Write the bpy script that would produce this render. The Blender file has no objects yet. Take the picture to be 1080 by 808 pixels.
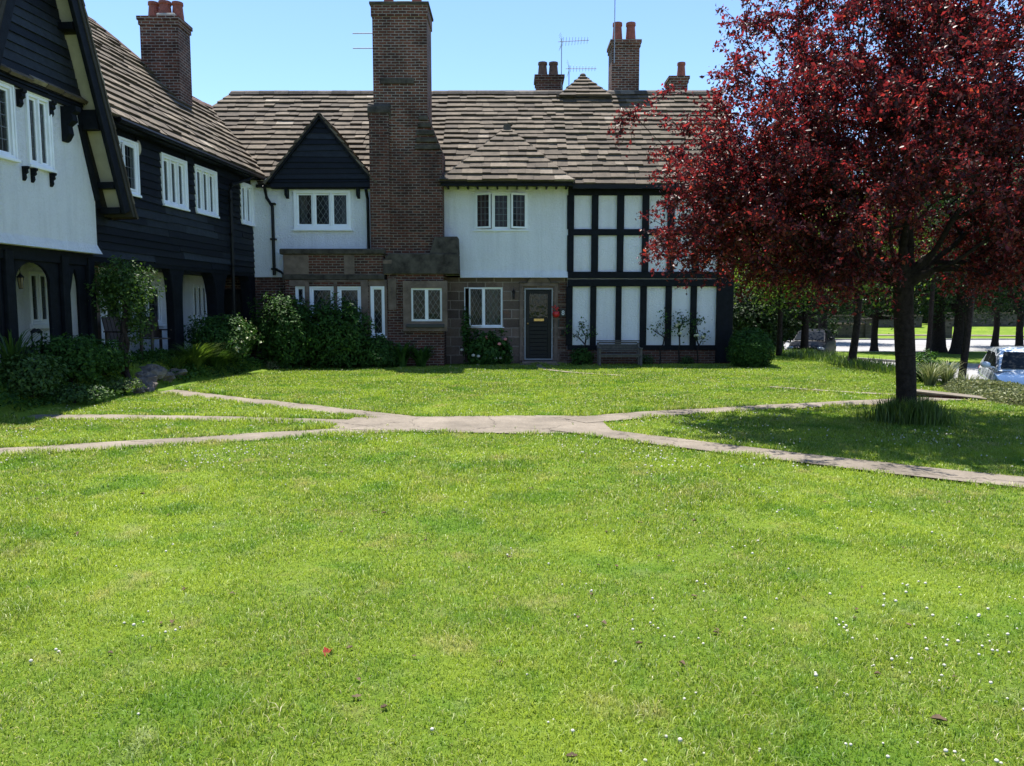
import bpy, math, random
import numpy as np
from mathutils import Vector, Matrix, noise

random.seed(11)
RNG = np.random.default_rng(11)
S = bpy.context.scene
COL = S.collection
R = math.radians

# ------------------------------------------------------------------ survey helpers
FOC, EYE = 815.0, 1.6
PITCH = math.atan(77 / FOC)


def ray(x, y):
    a = (x - 540) / FOC
    b = (404 - y) / FOC
    return (a, math.cos(PITCH) + b * math.sin(PITCH), -math.sin(PITCH) + b * math.cos(PITCH))


def at(x, y, Y):
    d = ray(x, y)
    t = Y / d[1]
    return Vector((d[0] * t, Y, EYE + d[2] * t))


def gr(x, y, z=0.0):
    d = ray(x, y)
    t = (z - EYE) / d[2]
    return (d[0] * t, d[1] * t)


class Frame:
    """A vertical wall plane: u along it, n outward, z up."""
    def __init__(s, ox, oy, ux, uy):
        l = math.hypot(ux, uy)
        s.o = (ox, oy)
        s.u = (ux / l, uy / l)
        s.n = (uy / l, -ux / l)

    def P(s, u, n, z):
        return Vector((s.o[0] + s.u[0] * u + s.n[0] * n, s.o[1] + s.u[1] * u + s.n[1] * n, z))

    def local(s, X, Y):
        dx, dy = X - s.o[0], Y - s.o[1]
        return dx * s.u[0] + dy * s.u[1], dx * s.n[0] + dy * s.n[1]


FM = Frame(0, 23, 1, 0)                       # main range, n towards the camera
FW = Frame(-8.67, 10.96, 0.1015, 0.9948)      # left wing


# ------------------------------------------------------------------ object helpers
W = {}


def link(o):
    COL.objects.link(o)
    return o


def tag(o, label=None, cat=None, group=None, kind=None):
    if label: o['label'] = label
    if cat: o['category'] = cat
    if group: o['group'] = group
    if kind: o['kind'] = kind
    return o


def empty(name, loc, label, cat, group=None, rz=0.0):
    o = link(bpy.data.objects.new(name, None))
    o.empty_display_size = 0.2
    o.location = loc
    o.rotation_euler = (0, 0, rz)
    W[o] = Vector(loc)
    return tag(o, label, cat, group)


def kids(o):
    return [c for c in bpy.data.objects if c.parent == o]


def dup(o, loc=None, rz=None, scale=None, label=None, group=None, parent=None, tree=None):
    if tree is None:
        tree = {}
        for c in bpy.data.objects:
            if c.parent: tree.setdefault(c.parent, []).append(c)
    c = o.copy()
    link(c)
    if parent: c.parent = parent
    if loc is not None: c.location = loc
    if rz is not None: c.rotation_euler = (0, 0, rz)
    if scale is not None: c.scale = (scale,) * 3 if not hasattr(scale, '__len__') else scale
    if label: c['label'] = label
    if group: c['group'] = group
    for ch in tree.get(o, []):
        dup(ch, parent=c, tree=tree)
    return c


def finish_mesh(me, name, mat, parent, smooth, origin):
    """box-projected uv in metres, origin shift, link"""
    nl = len(me.loops)
    nv = len(me.vertices)
    co = np.empty(nv * 3, np.float32)
    me.vertices.foreach_get('co', co)
    co = co.reshape(-1, 3)
    if nl:
        vi = np.empty(nl, np.int32)
        me.loops.foreach_get('vertex_index', vi)
        npol = len(me.polygons)
        nor = np.empty(npol * 3, np.float32)
        me.polygons.foreach_get('normal', nor)
        nor = np.abs(nor.reshape(-1, 3))
        tot = np.empty(npol, np.int32)
        me.polygons.foreach_get('loop_total', tot)
        ax = np.repeat(np.argmax(nor * np.array([1, 1, 0.9]), axis=1), tot)
        p = co[vi]
        uv = np.where((ax == 0)[:, None], p[:, [1, 2]], np.where((ax == 1)[:, None], p[:, [0, 2]], p[:, [0, 1]]))
        lay = me.uv_layers.new(name='UVMap')
        lay.data.foreach_set('uv', np.ascontiguousarray(uv, np.float32).ravel())
        if smooth:
            me.polygons.foreach_set('use_smooth', np.ones(npol, bool))
    o = bpy.data.objects.new(name, me)
    link(o)
    if parent is not None:
        org = W[parent]
        o.parent = parent
    elif origin is not None:
        org = Vector(origin)
        o.location = org
    else:
        lo, hi = co.min(0), co.max(0)
        org = Vector((float(lo[0] + hi[0]) / 2, float(lo[1] + hi[1]) / 2, float(lo[2])))
        o.location = org
    W[o] = org
    co -= np.array(org, np.float32)
    me.vertices.foreach_set('co', co.ravel())
    me.update()
    if mat is not None: me.materials.append(mat)
    return o


class MB:
    def __init__(s):
        s.v, s.f, s.r = [], [], []

    def poly(s, pts, r=0.5):
        b = len(s.v)
        s.v += [tuple(p) for p in pts]
        s.f.append(tuple(range(b, b + len(pts))))
        s.r.append(r)

    def hexa(s, p, r=0.5):
        """p: bottom 4 then top 4, same turning"""
        b = len(s.v)
        s.v += [tuple(q) for q in p]
        for q in ((3, 2, 1, 0), (4, 5, 6, 7), (0, 1, 5, 4), (1, 2, 6, 5), (2, 3, 7, 6), (3, 0, 4, 7)):
            s.f.append(tuple(b + i for i in q))
            s.r.append(r)

    def box(s, F, u0, u1, n0, n1, z0, z1, r=0.5):
        P = F.P
        s.hexa([P(u0, n1, z0), P(u1, n1, z0), P(u1, n0, z0), P(u0, n0, z0),
                P(u0, n1, z1), P(u1, n1, z1), P(u1, n0, z1), P(u0, n0, z1)], r)

    def wbox(s, x0, x1, y0, y1, z0, z1, r=0.5):
        s.hexa([(x0, y0, z0), (x1, y0, z0), (x1, y1, z0), (x0, y1, z0), (x0, y0, z1), (x1, y0, z1), (x1, y1, z1), (x0, y1, z1)], r)

    def prism(s, F, pts, n0, n1, r=0.5):
        """pts: (u,z) outline, counter-clockwise seen from outside"""
        k = len(pts)
        b = len(s.v)
        s.v += [tuple(F.P(u, n1, z)) for u, z in pts] + [tuple(F.P(u, n0, z)) for u, z in pts]
        s.f.append(tuple(range(b, b + k)))
        s.f.append(tuple(range(b + 2 * k - 1, b + k - 1, -1)))
        s.r += [r, r]
        for i in range(k):
            j = (i + 1) % k
            s.f.append((b + i, b + k + i, b + k + j, b + j))
            s.r.append(r)

    def bar(s, F, p, q, w, n0, n1, r=0.5):
        """straight timber between (u,z) points in the wall plane"""
        p, q = Vector(p), Vector(q)
        d = (q - p).normalized()
        t = Vector((-d.y, d.x)) * (w / 2)
        s.prism(F, [p - t, q - t, q + t, p + t], n0, n1, r)

    def tube(s, pts, rad, k=8, r=0.5, caps=True):
        pts = [Vector(p) for p in pts]
        n = len(pts)
        if not hasattr(rad, '__len__'): rad = [rad] * n
        b = len(s.v)
        up = Vector((0, 0, 1))
        for i, p in enumerate(pts):
            d = (pts[min(i + 1, n - 1)] - pts[max(i - 1, 0)]).normalized()
            a = d.cross(up)
            if a.length < 0.05: a = d.cross(Vector((1, 0, 0)))
            a.normalize()
            c = d.cross(a)
            for j in range(k):
                t = 2 * math.pi * j / k
                s.v.append(tuple(p + (a * math.cos(t) + c * math.sin(t)) * rad[i]))
        for i in range(n - 1):
            for j in range(k):
                j2 = (j + 1) % k
                s.f.append((b + i * k + j, b + i * k + j2, b + (i + 1) * k + j2, b + (i + 1) * k + j))
                s.r.append(r)
        if caps:
            s.f.append(tuple(b + j for j in range(k - 1, -1, -1)))
            s.f.append(tuple(b + (n - 1) * k + j for j in range(k)))
            s.r += [r, r]

    def lathe(s, c, prof, k=16, r=0.5):
        """prof: (radius, z) from the bottom up round a vertical axis at c"""
        c = Vector(c)
        s.tube([c + Vector((0, 0, z + i * 1e-5)) for i, (_, z) in enumerate(prof)], [p for p, _ in prof], k, r)

    def ball(s, c, rad, seg=10, r=0.5):
        if not hasattr(rad, '__len__'): rad = (rad,) * 3
        b = len(s.v)
        ring = seg // 2
        for i in range(ring + 1):
            th = math.pi * i / ring
            for j in range(seg):
                ph = 2 * math.pi * j / seg
                s.v.append((c[0] + rad[0] * math.sin(th) * math.cos(ph), c[1] + rad[1] * math.sin(th) * math.sin(ph), c[2] - rad[2] * math.cos(th)))
        for i in range(ring):
            for j in range(seg):
                j2 = (j + 1) % seg
                s.f.append((b + i * seg + j, b + i * seg + j2, b + (i + 1) * seg + j2, b + (i + 1) * seg + j))
                s.r.append(r)

    def build(s, name, mat, parent=None, smooth=False, bevel=0, origin=None):
        me = bpy.data.meshes.new(name)
        me.from_pydata(s.v, [], s.f)
        a = me.attributes.new('rnd', 'FLOAT', 'FACE')
        a.data.foreach_set('value', np.array(s.r, np.float32))
        me.update()
        o = finish_mesh(me, name, mat, parent, smooth, origin)
        if bevel:
            m = o.modifiers.new('edge', 'BEVEL')
            m.width = bevel
            m.segments = 2
            m.limit_method = 'ANGLE'
        return o


def array_mesh(name, verts, faces, rnd, mat, parent=None, origin=None, smooth=False):
    """faces: list of int arrays (m,k)"""
    me = bpy.data.meshes.new(name)
    verts = np.ascontiguousarray(verts, np.float32)
    me.vertices.add(len(verts))
    me.vertices.foreach_set('co', verts.ravel())
    tot = sum(f.shape[0] for f in faces)
    loops = np.concatenate([f.ravel() for f in faces]).astype(np.int32)
    sizes = np.concatenate([np.full(f.shape[0], f.shape[1], np.int32) for f in faces])
    me.loops.add(len(loops))
    me.loops.foreach_set('vertex_index', loops)
    me.polygons.add(tot)
    me.polygons.foreach_set('loop_start', np.concatenate([[0], np.cumsum(sizes)[:-1]]).astype(np.int32))
    me.update(calc_edges=True)
    a = me.attributes.new('rnd', 'FLOAT', 'FACE')
    a.data.foreach_set('value', np.ascontiguousarray(rnd, np.float32))
    return finish_mesh(me, name, mat, parent, smooth, origin)


# ------------------------------------------------------------------ materials
def new_mat(name):
    m = bpy.data.materials.new(name)
    m.use_nodes = True
    nt = m.node_tree
    b = nt.nodes['Principled BSDF']
    return m, nt, b, nt.nodes.new, nt.links.new


def ramp(nt, stops):
    n = nt.nodes.new('ShaderNodeValToRGB')
    while len(n.color_ramp.elements) < len(stops): n.color_ramp.elements.new(0.5)
    for e, (p, c) in zip(n.color_ramp.elements, stops):
        e.position = p
        e.color = (*c, 1)
    return n


def noise_node(nt, scale, detail=4, rough=0.6, coord='Object', vec=None):
    n = nt.nodes.new('ShaderNodeTexNoise')
    n.inputs['Scale'].default_value = scale
    n.inputs['Detail'].default_value = detail
    n.inputs['Roughness'].default_value = rough
    if vec is None:
        if coord == 'World':
            vec = nt.nodes.new('ShaderNodeNewGeometry').outputs['Position']
        else:
            vec = nt.nodes.new('ShaderNodeTexCoord').outputs[coord]
    nt.links.new(vec, n.inputs['Vector'])
    return n


def mixc(nt, a, b, fac, mode='MIX'):
    n = nt.nodes.new('ShaderNodeMix')
    n.data_type = 'RGBA'
    n.blend_type = mode
    for sock, val in ((n.inputs[0], fac), (n.inputs[6], a), (n.inputs[7], b)):
        if hasattr(val, 'is_linked'): nt.links.new(val, sock)
        elif isinstance(val, (int, float)): sock.default_value = val
        else: sock.default_value = (*val, 1)
    return n.outputs[2]


def bump(nt, b, h, dist, strength=1.0):
    n = nt.nodes.new('ShaderNodeBump')
    n.inputs['Distance'].default_value = dist
    n.inputs['Strength'].default_value = strength
    nt.links.new(h, n.inputs['Height'])
    nt.links.new(n.outputs[0], b.inputs['Normal'])


def plain(name, c, rough=0.6, var=0.25, scale=6, metal=0, bumpd=0.0, bscale=40, spec=0.5):
    m, nt, b, N, L = new_mat(name)
    n = noise_node(nt, scale, 5, 0.65, 'World')
    rp = ramp(nt, [(0.3, tuple(x * (1 - var) for x in c)), (0.7, tuple(min(1, x * (1 + var)) for x in c))])
    L(n.outputs[0], rp.inputs[0])
    L(rp.outputs[0], b.inputs['Base Color'])
    b.inputs['Roughness'].default_value = rough
    b.inputs['Metallic'].default_value = metal
    b.inputs['Specular IOR Level'].default_value = spec
    if bumpd:
        n2 = noise_node(nt, bscale, 4, 0.7, 'World')
        bump(nt, b, n2.outputs[0], bumpd)
    return m


def m_render(name, c):
    m, nt, b, N, L = new_mat(name)
    n = noise_node(nt, 1.3, 6, 0.65, 'World')
    rp = ramp(nt, [(0.25, tuple(x * 0.93 for x in c)), (0.6, c)])
    L(n.outputs[0], rp.inputs[0])
    n3 = noise_node(nt, 28, 4, 0.7, 'World')
    r3 = ramp(nt, [(0.3, (0.90, 0.90, 0.90)), (0.55, (1, 1, 1))])
    L(n3.outputs[0], r3.inputs[0])
    L(mixc(nt, rp.outputs[0], r3.outputs[0], 0.8, 'MULTIPLY'), b.inputs['Base Color'])
    b.inputs['Roughness'].default_value = 0.85
    gp = N('ShaderNodeNewGeometry'); st = N('ShaderNodeVectorMath'); st.operation = 'MULTIPLY'
    L(gp.outputs['Position'], st.inputs[0]); st.inputs[1].default_value = (5.0, 5.0, 0.45)
    n5 = noise_node(nt, 1.0, 5, 0.65, vec=st.outputs[0])
    r5 = ramp(nt, [(0.32, (0.82, 0.82, 0.82)), (0.55, (1, 1, 1))])
    L(n5.outputs[0], r5.inputs[0])
    cc = b.inputs['Base Color'].links[0].from_socket
    L(mixc(nt, cc, r5.outputs[0], 0.5, 'MULTIPLY'), b.inputs['Base Color'])
    n2 = noise_node(nt, 22, 5, 0.75, 'World')
    bump(nt, b, n2.outputs[0], 0.06, 1.0)
    return m


def m_brick(name, c1, c2, mortar, bw=0.225, rh=0.075, ms=0.011, dirt=(0.5, 0.5, 0.5), bd=0.008):
    m, nt, b, N, L = new_mat(name)
    uv = N('ShaderNodeTexCoord').outputs['UV']
    # a little waviness in the courses
    wn = noise_node(nt, 3.0, 3, 0.6, vec=uv)
    add = N('ShaderNodeVectorMath'); add.operation = 'MULTIPLY_ADD'
    L(wn.outputs['Color'], add.inputs[0]); add.inputs[1].default_value = (0.02, 0.02, 0); L(uv, add.inputs[2])
    t = N('ShaderNodeTexBrick')
    L(add.outputs[0], t.inputs['Vector'])
    t.inputs['Scale'].default_value = 1
    t.inputs['Brick Width'].default_value = bw
    t.inputs['Row Height'].default_value = rh
    t.inputs['Mortar Size'].default_value = ms
    t.inputs['Mortar Smooth'].default_value = 0.3
    t.inputs['Bias'].default_value = -0.1
    t.inputs['Color1'].default_value = (*c1, 1)
    t.inputs['Color2'].default_value = (*c2, 1)
    t.inputs['Mortar'].default_value = (*mortar, 1)
    n = noise_node(nt, 1.6, 6, 0.7, 'World')
    rp = ramp(nt, [(0.3, dirt), (0.55, (1, 1, 1)), (0.62, (1, 1, 1)), (0.74, (1.55, 1.15, 1.0))])
    L(n.outputs[0], rp.inputs[0])
    n2 = noise_node(nt, 45, 4, 0.7, 'World')
    r2 = ramp(nt, [(0.3, (0.7, 0.7, 0.7)), (0.7, (1.15, 1.15, 1.15))])
    L(n2.outputs[0], r2.inputs[0])
    c = mixc(nt, t.outputs['Color'], rp.outputs[0], 1.0, 'MULTIPLY')
    c = mixc(nt, c, r2.outputs[0], 1.0, 'MULTIPLY')
    L(c, b.inputs['Base Color'])
    b.inputs['Roughness'].default_value = 0.85
    inv = N('ShaderNodeMath'); inv.operation = 'MULTIPLY_ADD'
    L(t.outputs['Fac'], inv.inputs[0]); inv.inputs[1].default_value = -1
    s = N('ShaderNodeMath'); s.operation = 'MULTIPLY'; L(n2.outputs[0], s.inputs[0]); s.inputs[1].default_value = 0.5
    L(s.outputs[0], inv.inputs[2])
    b.inputs['Specular IOR Level'].default_value = 0.15
    bump(nt, b, inv.outputs[0], bd)
    return m


def m_attr(name, stops, rough=0.8, noise_amt=0.35, nscale=7, bumpd=0.006, extra=None, spec=0.3):
    """colour of each slab / board from its own random number, plus weathering"""
    m, nt, b, N, L = new_mat(name)
    a = N('ShaderNodeAttribute'); a.attribute_name = 'rnd'
    rp = ramp(nt, stops)
    L(a.outputs['Fac'], rp.inputs[0])
    n = noise_node(nt, nscale, 6, 0.7, 'World')
    r2 = ramp(nt, [(0.28, (1 - noise_amt,) * 3), (0.7, (1 + noise_amt,) * 3)])
    L(n.outputs[0], r2.inputs[0])
    c = mixc(nt, rp.outputs[0], r2.outputs[0], 1.0, 'MULTIPLY')
    if extra:
        n3 = noise_node(nt, extra[1], 5, 0.7, 'World')
        r3 = ramp(nt, [(extra[2], (0, 0, 0)), (extra[2] + 0.12, (1, 1, 1))])
        L(n3.outputs[0], r3.inputs[0])
        c = mixc(nt, c, extra[0], r3.outputs[0])
    L(c, b.inputs['Base Color'])
    b.inputs['Roughness'].default_value = rough
    b.inputs['Specular IOR Level'].default_value = spec
    if bumpd:
        n4 = noise_node(nt, 30, 5, 0.7, 'World')
        bump(nt, b, n4.outputs[0], bumpd)
    return m


def m_leaf(name, stops, trans=0.35, tint=(1, 1, 1), rough=0.4, spec=0.5, patch=None):
    m, nt, b, N, L = new_mat(name)
    a = N('ShaderNodeAttribute'); a.attribute_name = 'rnd'
    rp = ramp(nt, stops)
    L(a.outputs['Fac'], rp.inputs[0])
    c = rp.outputs[0]
    if patch:
        for sc, lo, hi, col, amt in patch:
            n = noise_node(nt, sc, 4, 0.6, 'World')
            r2 = ramp(nt, [(lo, (0, 0, 0)), (hi, (amt,) * 3)])
            L(n.outputs[0], r2.inputs[0])
            c = mixc(nt, c, col, r2.outputs[0])
    L(c, b.inputs['Base Color'])
    b.inputs['Roughness'].default_value = rough
    b.inputs['Specular IOR Level'].default_value = spec
    t = N('ShaderNodeBsdfTranslucent')
    L(mixc(nt, c, tint, 1.0, 'MULTIPLY'), t.inputs['Color'])
    mx = N('ShaderNodeMixShader')
    mx.inputs[0].default_value = trans
    L(b.outputs[0], mx.inputs[1])
    L(t.outputs[0], mx.inputs[2])
    L(mx.outputs[0], nt.nodes['Material Output'].inputs['Surface'])
    return m


def m_glass(name, dark=(0.02, 0.025, 0.03), clear=0.55):
    m, nt, b, N, L = new_mat(name)
    b.inputs['Base Color'].default_value = (*dark, 1)
    b.inputs['Roughness'].default_value = 0.04
    b.inputs['Specular IOR Level'].default_value = 0.3
    n = noise_node(nt, 5, 2, 0.5, 'World')
    bump(nt, b, n.outputs[0], 0.004)
    t = N('ShaderNodeBsdfTransparent')
    t.inputs['Color'].default_value = (0.85, 0.9, 0.9, 1)
    mx = N('ShaderNodeMixShader')
    mx.inputs[0].default_value = clear
    L(b.outputs[0], mx.inputs[1]); L(t.outputs[0], mx.inputs[2])
    L(mx.outputs[0], nt.nodes['Material Output'].inputs['Surface'])
    return m


M = {}
M['white'] = m_render('white_roughcast', (0.87, 0.885, 0.955))
M['panel'] = m_render('white_panel', (0.87, 0.88, 0.945))
M['cream'] = plain('cream_soffit', (0.40, 0.36, 0.29), 0.7, 0.15, 3)
M['paint'] = plain('white_paint', (0.79, 0.81, 0.86), 0.45, 0.06, 3)
M['board'] = m_attr('black_board', [(0, (0.004, 0.0055, 0.0085)), (0.6, (0.0085, 0.011, 0.0165)), (1, (0.026, 0.032, 0.043))], 0.55, 0.4, 9, 0.004, spec=0.16)
M['timber'] = plain('black_timber', (0.0065, 0.008, 0.012), 0.6, 0.45, 8, bumpd=0.004, spec=0.12)
M['doorframe'] = plain('shaded_white_paint', (0.28, 0.29, 0.31), 0.5, 0.15, 5)  # white frame, shade of the doorway recess put into its colour
M['iron'] = plain('black_iron', (0.006, 0.0065, 0.008), 0.45, 0.3, 5, spec=0.2)
M['brick'] = m_brick('dark_brick', (0.135, 0.050, 0.034), (0.040, 0.024, 0.021), (0.22, 0.185, 0.16), dirt=(0.45, 0.45, 0.47))
M['brickred'] = m_brick('red_brick', (0.12, 0.050, 0.034), (0.065, 0.032, 0.026), (0.15, 0.13, 0.115))
M['brickstack'] = m_brick('stack_brick', (0.165, 0.062, 0.040), (0.055, 0.030, 0.025), (0.32, 0.275, 0.24), dirt=(0.42, 0.42, 0.42))
M['stone'] = m_brick('sandstone', (0.20, 0.142, 0.115), (0.095, 0.069, 0.058), (0.31, 0.25, 0.215), bw=0.52, rh=0.27, ms=0.016, dirt=(0.6, 0.6, 0.6), bd=0.012)
M['ashlar'] = plain('stone_dressing', (0.155, 0.115, 0.094), 0.85, 0.45, 3, bumpd=0.008, spec=0.15)
M['sootstone'] = plain('sooty_stone', (0.062, 0.053, 0.044), 0.9, 0.6, 4, bumpd=0.01, spec=0.15)
M['slate'] = m_attr('stone_slate', [(0, (0.050, 0.038, 0.027)), (0.35, (0.074, 0.057, 0.040)), (0.88, (0.102, 0.080, 0.057)), (0.97, (0.14, 0.112, 0.082)), (1, (0.22, 0.185, 0.145))], 0.85, 0.45, 5, 0.01, extra=((0.075, 0.07, 0.04), 2.2, 0.62))
M['roofbase'] = plain('roof_underlay', (0.03, 0.026, 0.022), 0.9, 0.3, 4)
M['ridge'] = m_attr('ridge_stone', [(0, (0.05, 0.042, 0.036)), (1, (0.12, 0.10, 0.085))], 0.9, 0.4, 6, 0.01)
M['lead'] = plain('lead_sheet', (0.05, 0.053, 0.058), 0.6, 0.35, 6, 0.2)
M['came'] = plain('lead_came', (0.14, 0.15, 0.155), 0.5, 0.2, 20, 0.3)
M['pot'] = plain('terracotta', (0.22, 0.062, 0.042), 0.75, 0.35, 9, bumpd=0.006)
M['potdark'] = plain('smoky_terracotta', (0.10, 0.055, 0.04), 0.8, 0.45, 9, bumpd=0.006)
M['glass'] = m_glass('window_glass')
M['darkglass'] = m_glass('dark_glass', (0.008, 0.01, 0.012), 0.25)
M['room_dark'] = plain('room_plaster', (0.05, 0.045, 0.04), 0.9, 0.2, 2)
M['curtain'] = plain('net_curtain', (0.17, 0.165, 0.16), 0.9, 0.25, 9)
M['curtainp'] = plain('pink_curtain', (0.15, 0.085, 0.095), 0.9, 0.3, 9)
M['door'] = plain('black_door_paint', (0.010, 0.011, 0.014), 0.35, 0.3, 6, spec=0.15)
M['brass'] = plain('brass', (0.55, 0.33, 0.12), 0.35, 0.2, 10, 0.9)
M['red'] = plain('red_paint', (0.50, 0.018, 0.018), 0.4, 0.25, 12)
M['slatesign'] = plain('black_slate_sign', (0.015, 0.016, 0.018), 0.5, 0.3, 20)
M['oldwood'] = plain('weathered_wood', (0.085, 0.076, 0.068), 0.8, 0.4, 14, bumpd=0.004)
M['darkwood'] = plain('dark_wood', (0.035, 0.02, 0.016), 0.6, 0.4, 10)
M['alu'] = plain('aerial_metal', (0.30, 0.30, 0.31), 0.4, 0.2, 10, 0.7)
M['bark'] = plain('bark', (0.026, 0.020, 0.018), 0.9, 0.55, 14, bumpd=0.03, bscale=22, spec=0.1)
M['rock'] = plain('rockery_stone', (0.12, 0.10, 0.085), 0.9, 0.5, 5, bumpd=0.03, bscale=9)
M['lampglass'] = plain('amber_lantern_glass', (0.16, 0.12, 0.06), 0.2, 0.3, 20)
M['soil'] = plain('soil', (0.05, 0.036, 0.026), 0.95, 0.4, 8, bumpd=0.02)
M['plaster_dark'] = plain('grey_wall', (0.06, 0.057, 0.054), 0.9, 0.3, 1.5)


def m_path():
    m, nt, b, N, L = new_mat('worn_concrete')
    n = noise_node(nt, 1.1, 6, 0.65, 'World')
    rp = ramp(nt, [(0.28, (0.10, 0.083, 0.062)), (0.5, (0.165, 0.138, 0.106)), (0.75, (0.24, 0.203, 0.16))])
    L(n.outputs[0], rp.inputs[0])
    n2 = noise_node(nt, 35, 5, 0.75, 'World')
    r2 = ramp(nt, [(0.3, (0.72, 0.72, 0.72)), (0.65, (1.1, 1.1, 1.1))])
    L(n2.outputs[0], r2.inputs[0])
    c = mixc(nt, rp.outputs[0], r2.outputs[0], 1, 'MULTIPLY')
    v = N('ShaderNodeTexVoronoi'); v.feature = 'DISTANCE_TO_EDGE'; v.inputs['Scale'].default_value = 0.9
    g = N('ShaderNodeNewGeometry')
    nz = noise_node(nt, 2.5, 4, 0.7, 'World')
    va = N('ShaderNodeVectorMath'); va.operation = 'MULTIPLY_ADD'
    L(nz.outputs['Color'], va.inputs[0]); va.inputs[1].default_value = (0.5, 0.5, 0.2); L(g.outputs['Position'], va.inputs[2])
    L(va.outputs[0], v.inputs['Vector'])
    r3 = ramp(nt, [(0.004, (0.35, 0.33, 0.30)), (0.016, (1, 1, 1))])
    L(v.outputs[0], r3.inputs[0])
    c = mixc(nt, c, r3.outputs[0], 0.8, 'MULTIPLY')
    L(c, b.inputs['Base Color'])
    b.inputs['Roughness'].default_value = 0.9
    bump(nt, b, n2.outputs[0], 0.008)
    return m


M['path'] = m_path()


def m_asphalt():
    m, nt, b, N, L = new_mat('worn_asphalt')
    n = noise_node(nt, 0.5, 6, 0.65, 'World')
    rp = ramp(nt, [(0.3, (0.19, 0.185, 0.185)), (0.7, (0.30, 0.295, 0.29))])
    L(n.outputs[0], rp.inputs[0])
    n2 = noise_node(nt, 40, 4, 0.7, 'World')
    r2 = ramp(nt, [(0.3, (0.75, 0.75, 0.75)), (0.7, (1.2, 1.2, 1.2))])
    L(n2.outputs[0], r2.inputs[0])
    L(mixc(nt, rp.outputs[0], r2.outputs[0], 1, 'MULTIPLY'), b.inputs['Base Color'])
    b.inputs['Roughness'].default_value = 0.85
    return m


M['asphalt'] = m_asphalt()
M['farstone'] = m_brick('far_stone', (0.10, 0.085, 0.078), (0.06, 0.052, 0.050), (0.12, 0.105, 0.098), bw=0.6, rh=0.25, ms=0.012)
M['kerb'] = plain('kerb_stone', (0.33, 0.31, 0.28), 0.9, 0.25, 6)

LAWN_PATCH = [(0.55, 0.46, 0.60, (0.31, 0.405, 0.045), 0.7), (1.9, 0.57, 0.72, (0.43, 0.38, 0.16), 0.75), (1.2, 0.53, 0.64, (0.10, 0.225, 0.018), 0.75), (4.5, 0.54, 0.68, (0.13, 0.26, 0.03), 0.65), (3.1, 0.60, 0.72, (0.30, 0.36, 0.14), 0.7)]
M['blade'] = m_leaf('grass_blade', [(0, (0.070, 0.135, 0.013)), (0.45, (0.205, 0.298, 0.026)), (0.86, (0.31, 0.385, 0.055)), (0.94, (0.42, 0.40, 0.18)), (1, (0.52, 0.48, 0.30))], 0.45, (1.1, 1.1, 0.75), 0.45, 0.4, LAWN_PATCH)


def m_ground():
    m, nt, b, N, L = new_mat('lawn_ground')
    n = noise_node(nt, 26, 6, 0.75, 'World')
    rp = ramp(nt, [(0.25, (0.045, 0.080, 0.010)), (0.45, (0.095, 0.155, 0.016)), (0.6, (0.13, 0.20, 0.022)), (0.8, (0.19, 0.25, 0.04))])
    L(n.outputs[0], rp.inputs[0])
    c = rp.outputs[0]
    for sc, lo, hi, col, amt in LAWN_PATCH:
        q = noise_node(nt, sc, 4, 0.6, 'World')
        r2 = ramp(nt, [(lo, (0, 0, 0)), (hi, (amt * 0.6,) * 3)])
        col = tuple(v * 0.65 for v in col)
        L(q.outputs[0], r2.inputs[0])
        c = mixc(nt, c, col, r2.outputs[0])
    L(c, b.inputs['Base Color'])
    b.inputs['Roughness'].default_value = 0.9
    b.inputs['Specular IOR Level'].default_value = 0.1
    bump(nt, b, n.outputs[0], 0.03)
    return m


M['ground'] = m_ground()

GREEN_D = [(0, (0.015, 0.042, 0.009)), (0.5, (0.032, 0.082, 0.016)), (1, (0.062, 0.132, 0.026))]
GREEN_M = [(0, (0.022, 0.052, 0.012)), (0.5, (0.042, 0.090, 0.018)), (1, (0.08, 0.145, 0.03))]
GREEN_L = [(0, (0.045, 0.085, 0.016)), (0.5, (0.08, 0.135, 0.025)), (1, (0.13, 0.19, 0.04))]
M['leafd'] = m_leaf('dark_leaf', GREEN_D, 0.26, (1.2, 1.3, 0.7), 0.6, 0.14)
M['leafm'] = m_leaf('mid_leaf', GREEN_M, 0.3, (1.1, 1.15, 0.6), 0.55, 0.3)
M['leafl'] = m_leaf('light_leaf', GREEN_L, 0.42, (1.25, 1.3, 0.6), 0.45)
M['leaftree'] = m_leaf('shaded_tree_leaf', [(0, (0.008, 0.020, 0.006)), (0.6, (0.018, 0.042, 0.010)), (1, (0.045, 0.085, 0.018))], 0.16, (1.2, 1.2, 0.6), 0.6, 0.2)  # deep shade put into the leaf colour of the background trees
M['leafsunlit'] = m_leaf('painted_sunlit_leaf', [(0, (0.16, 0.20, 0.08)), (0.5, (0.34, 0.37, 0.19)), (1, (0.52, 0.52, 0.34))], 0.3, (1, 1, 0.8), 0.45)  # sunlight put into the colour of ordinary green leaves
M['leafsage'] = m_leaf('sage_leaf', [(0, (0.085, 0.11, 0.042)), (0.5, (0.16, 0.19, 0.072)), (0.85, (0.23, 0.25, 0.11)), (1, (0.33, 0.30, 0.16))], 0.3, (1, 1, 0.8), 0.6)
M['leafred'] = m_leaf('purple_plum_leaf', [(0, (0.020, 0.008, 0.010)), (0.4, (0.055, 0.014, 0.017)), (0.75, (0.112, 0.023, 0.026)), (0.94, (0.18, 0.038, 0.034)), (1, (0.22, 0.08, 0.035))], 0.47, (2.2, 0.85, 0.95), 0.42, 0.32)
M['petalw'] = plain('white_petal', (0.44, 0.42, 0.36), 0.7, 0.1, 40)
M['petalp'] = plain('pink_petal', (0.62, 0.22, 0.22), 0.7, 0.2, 40)
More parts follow.
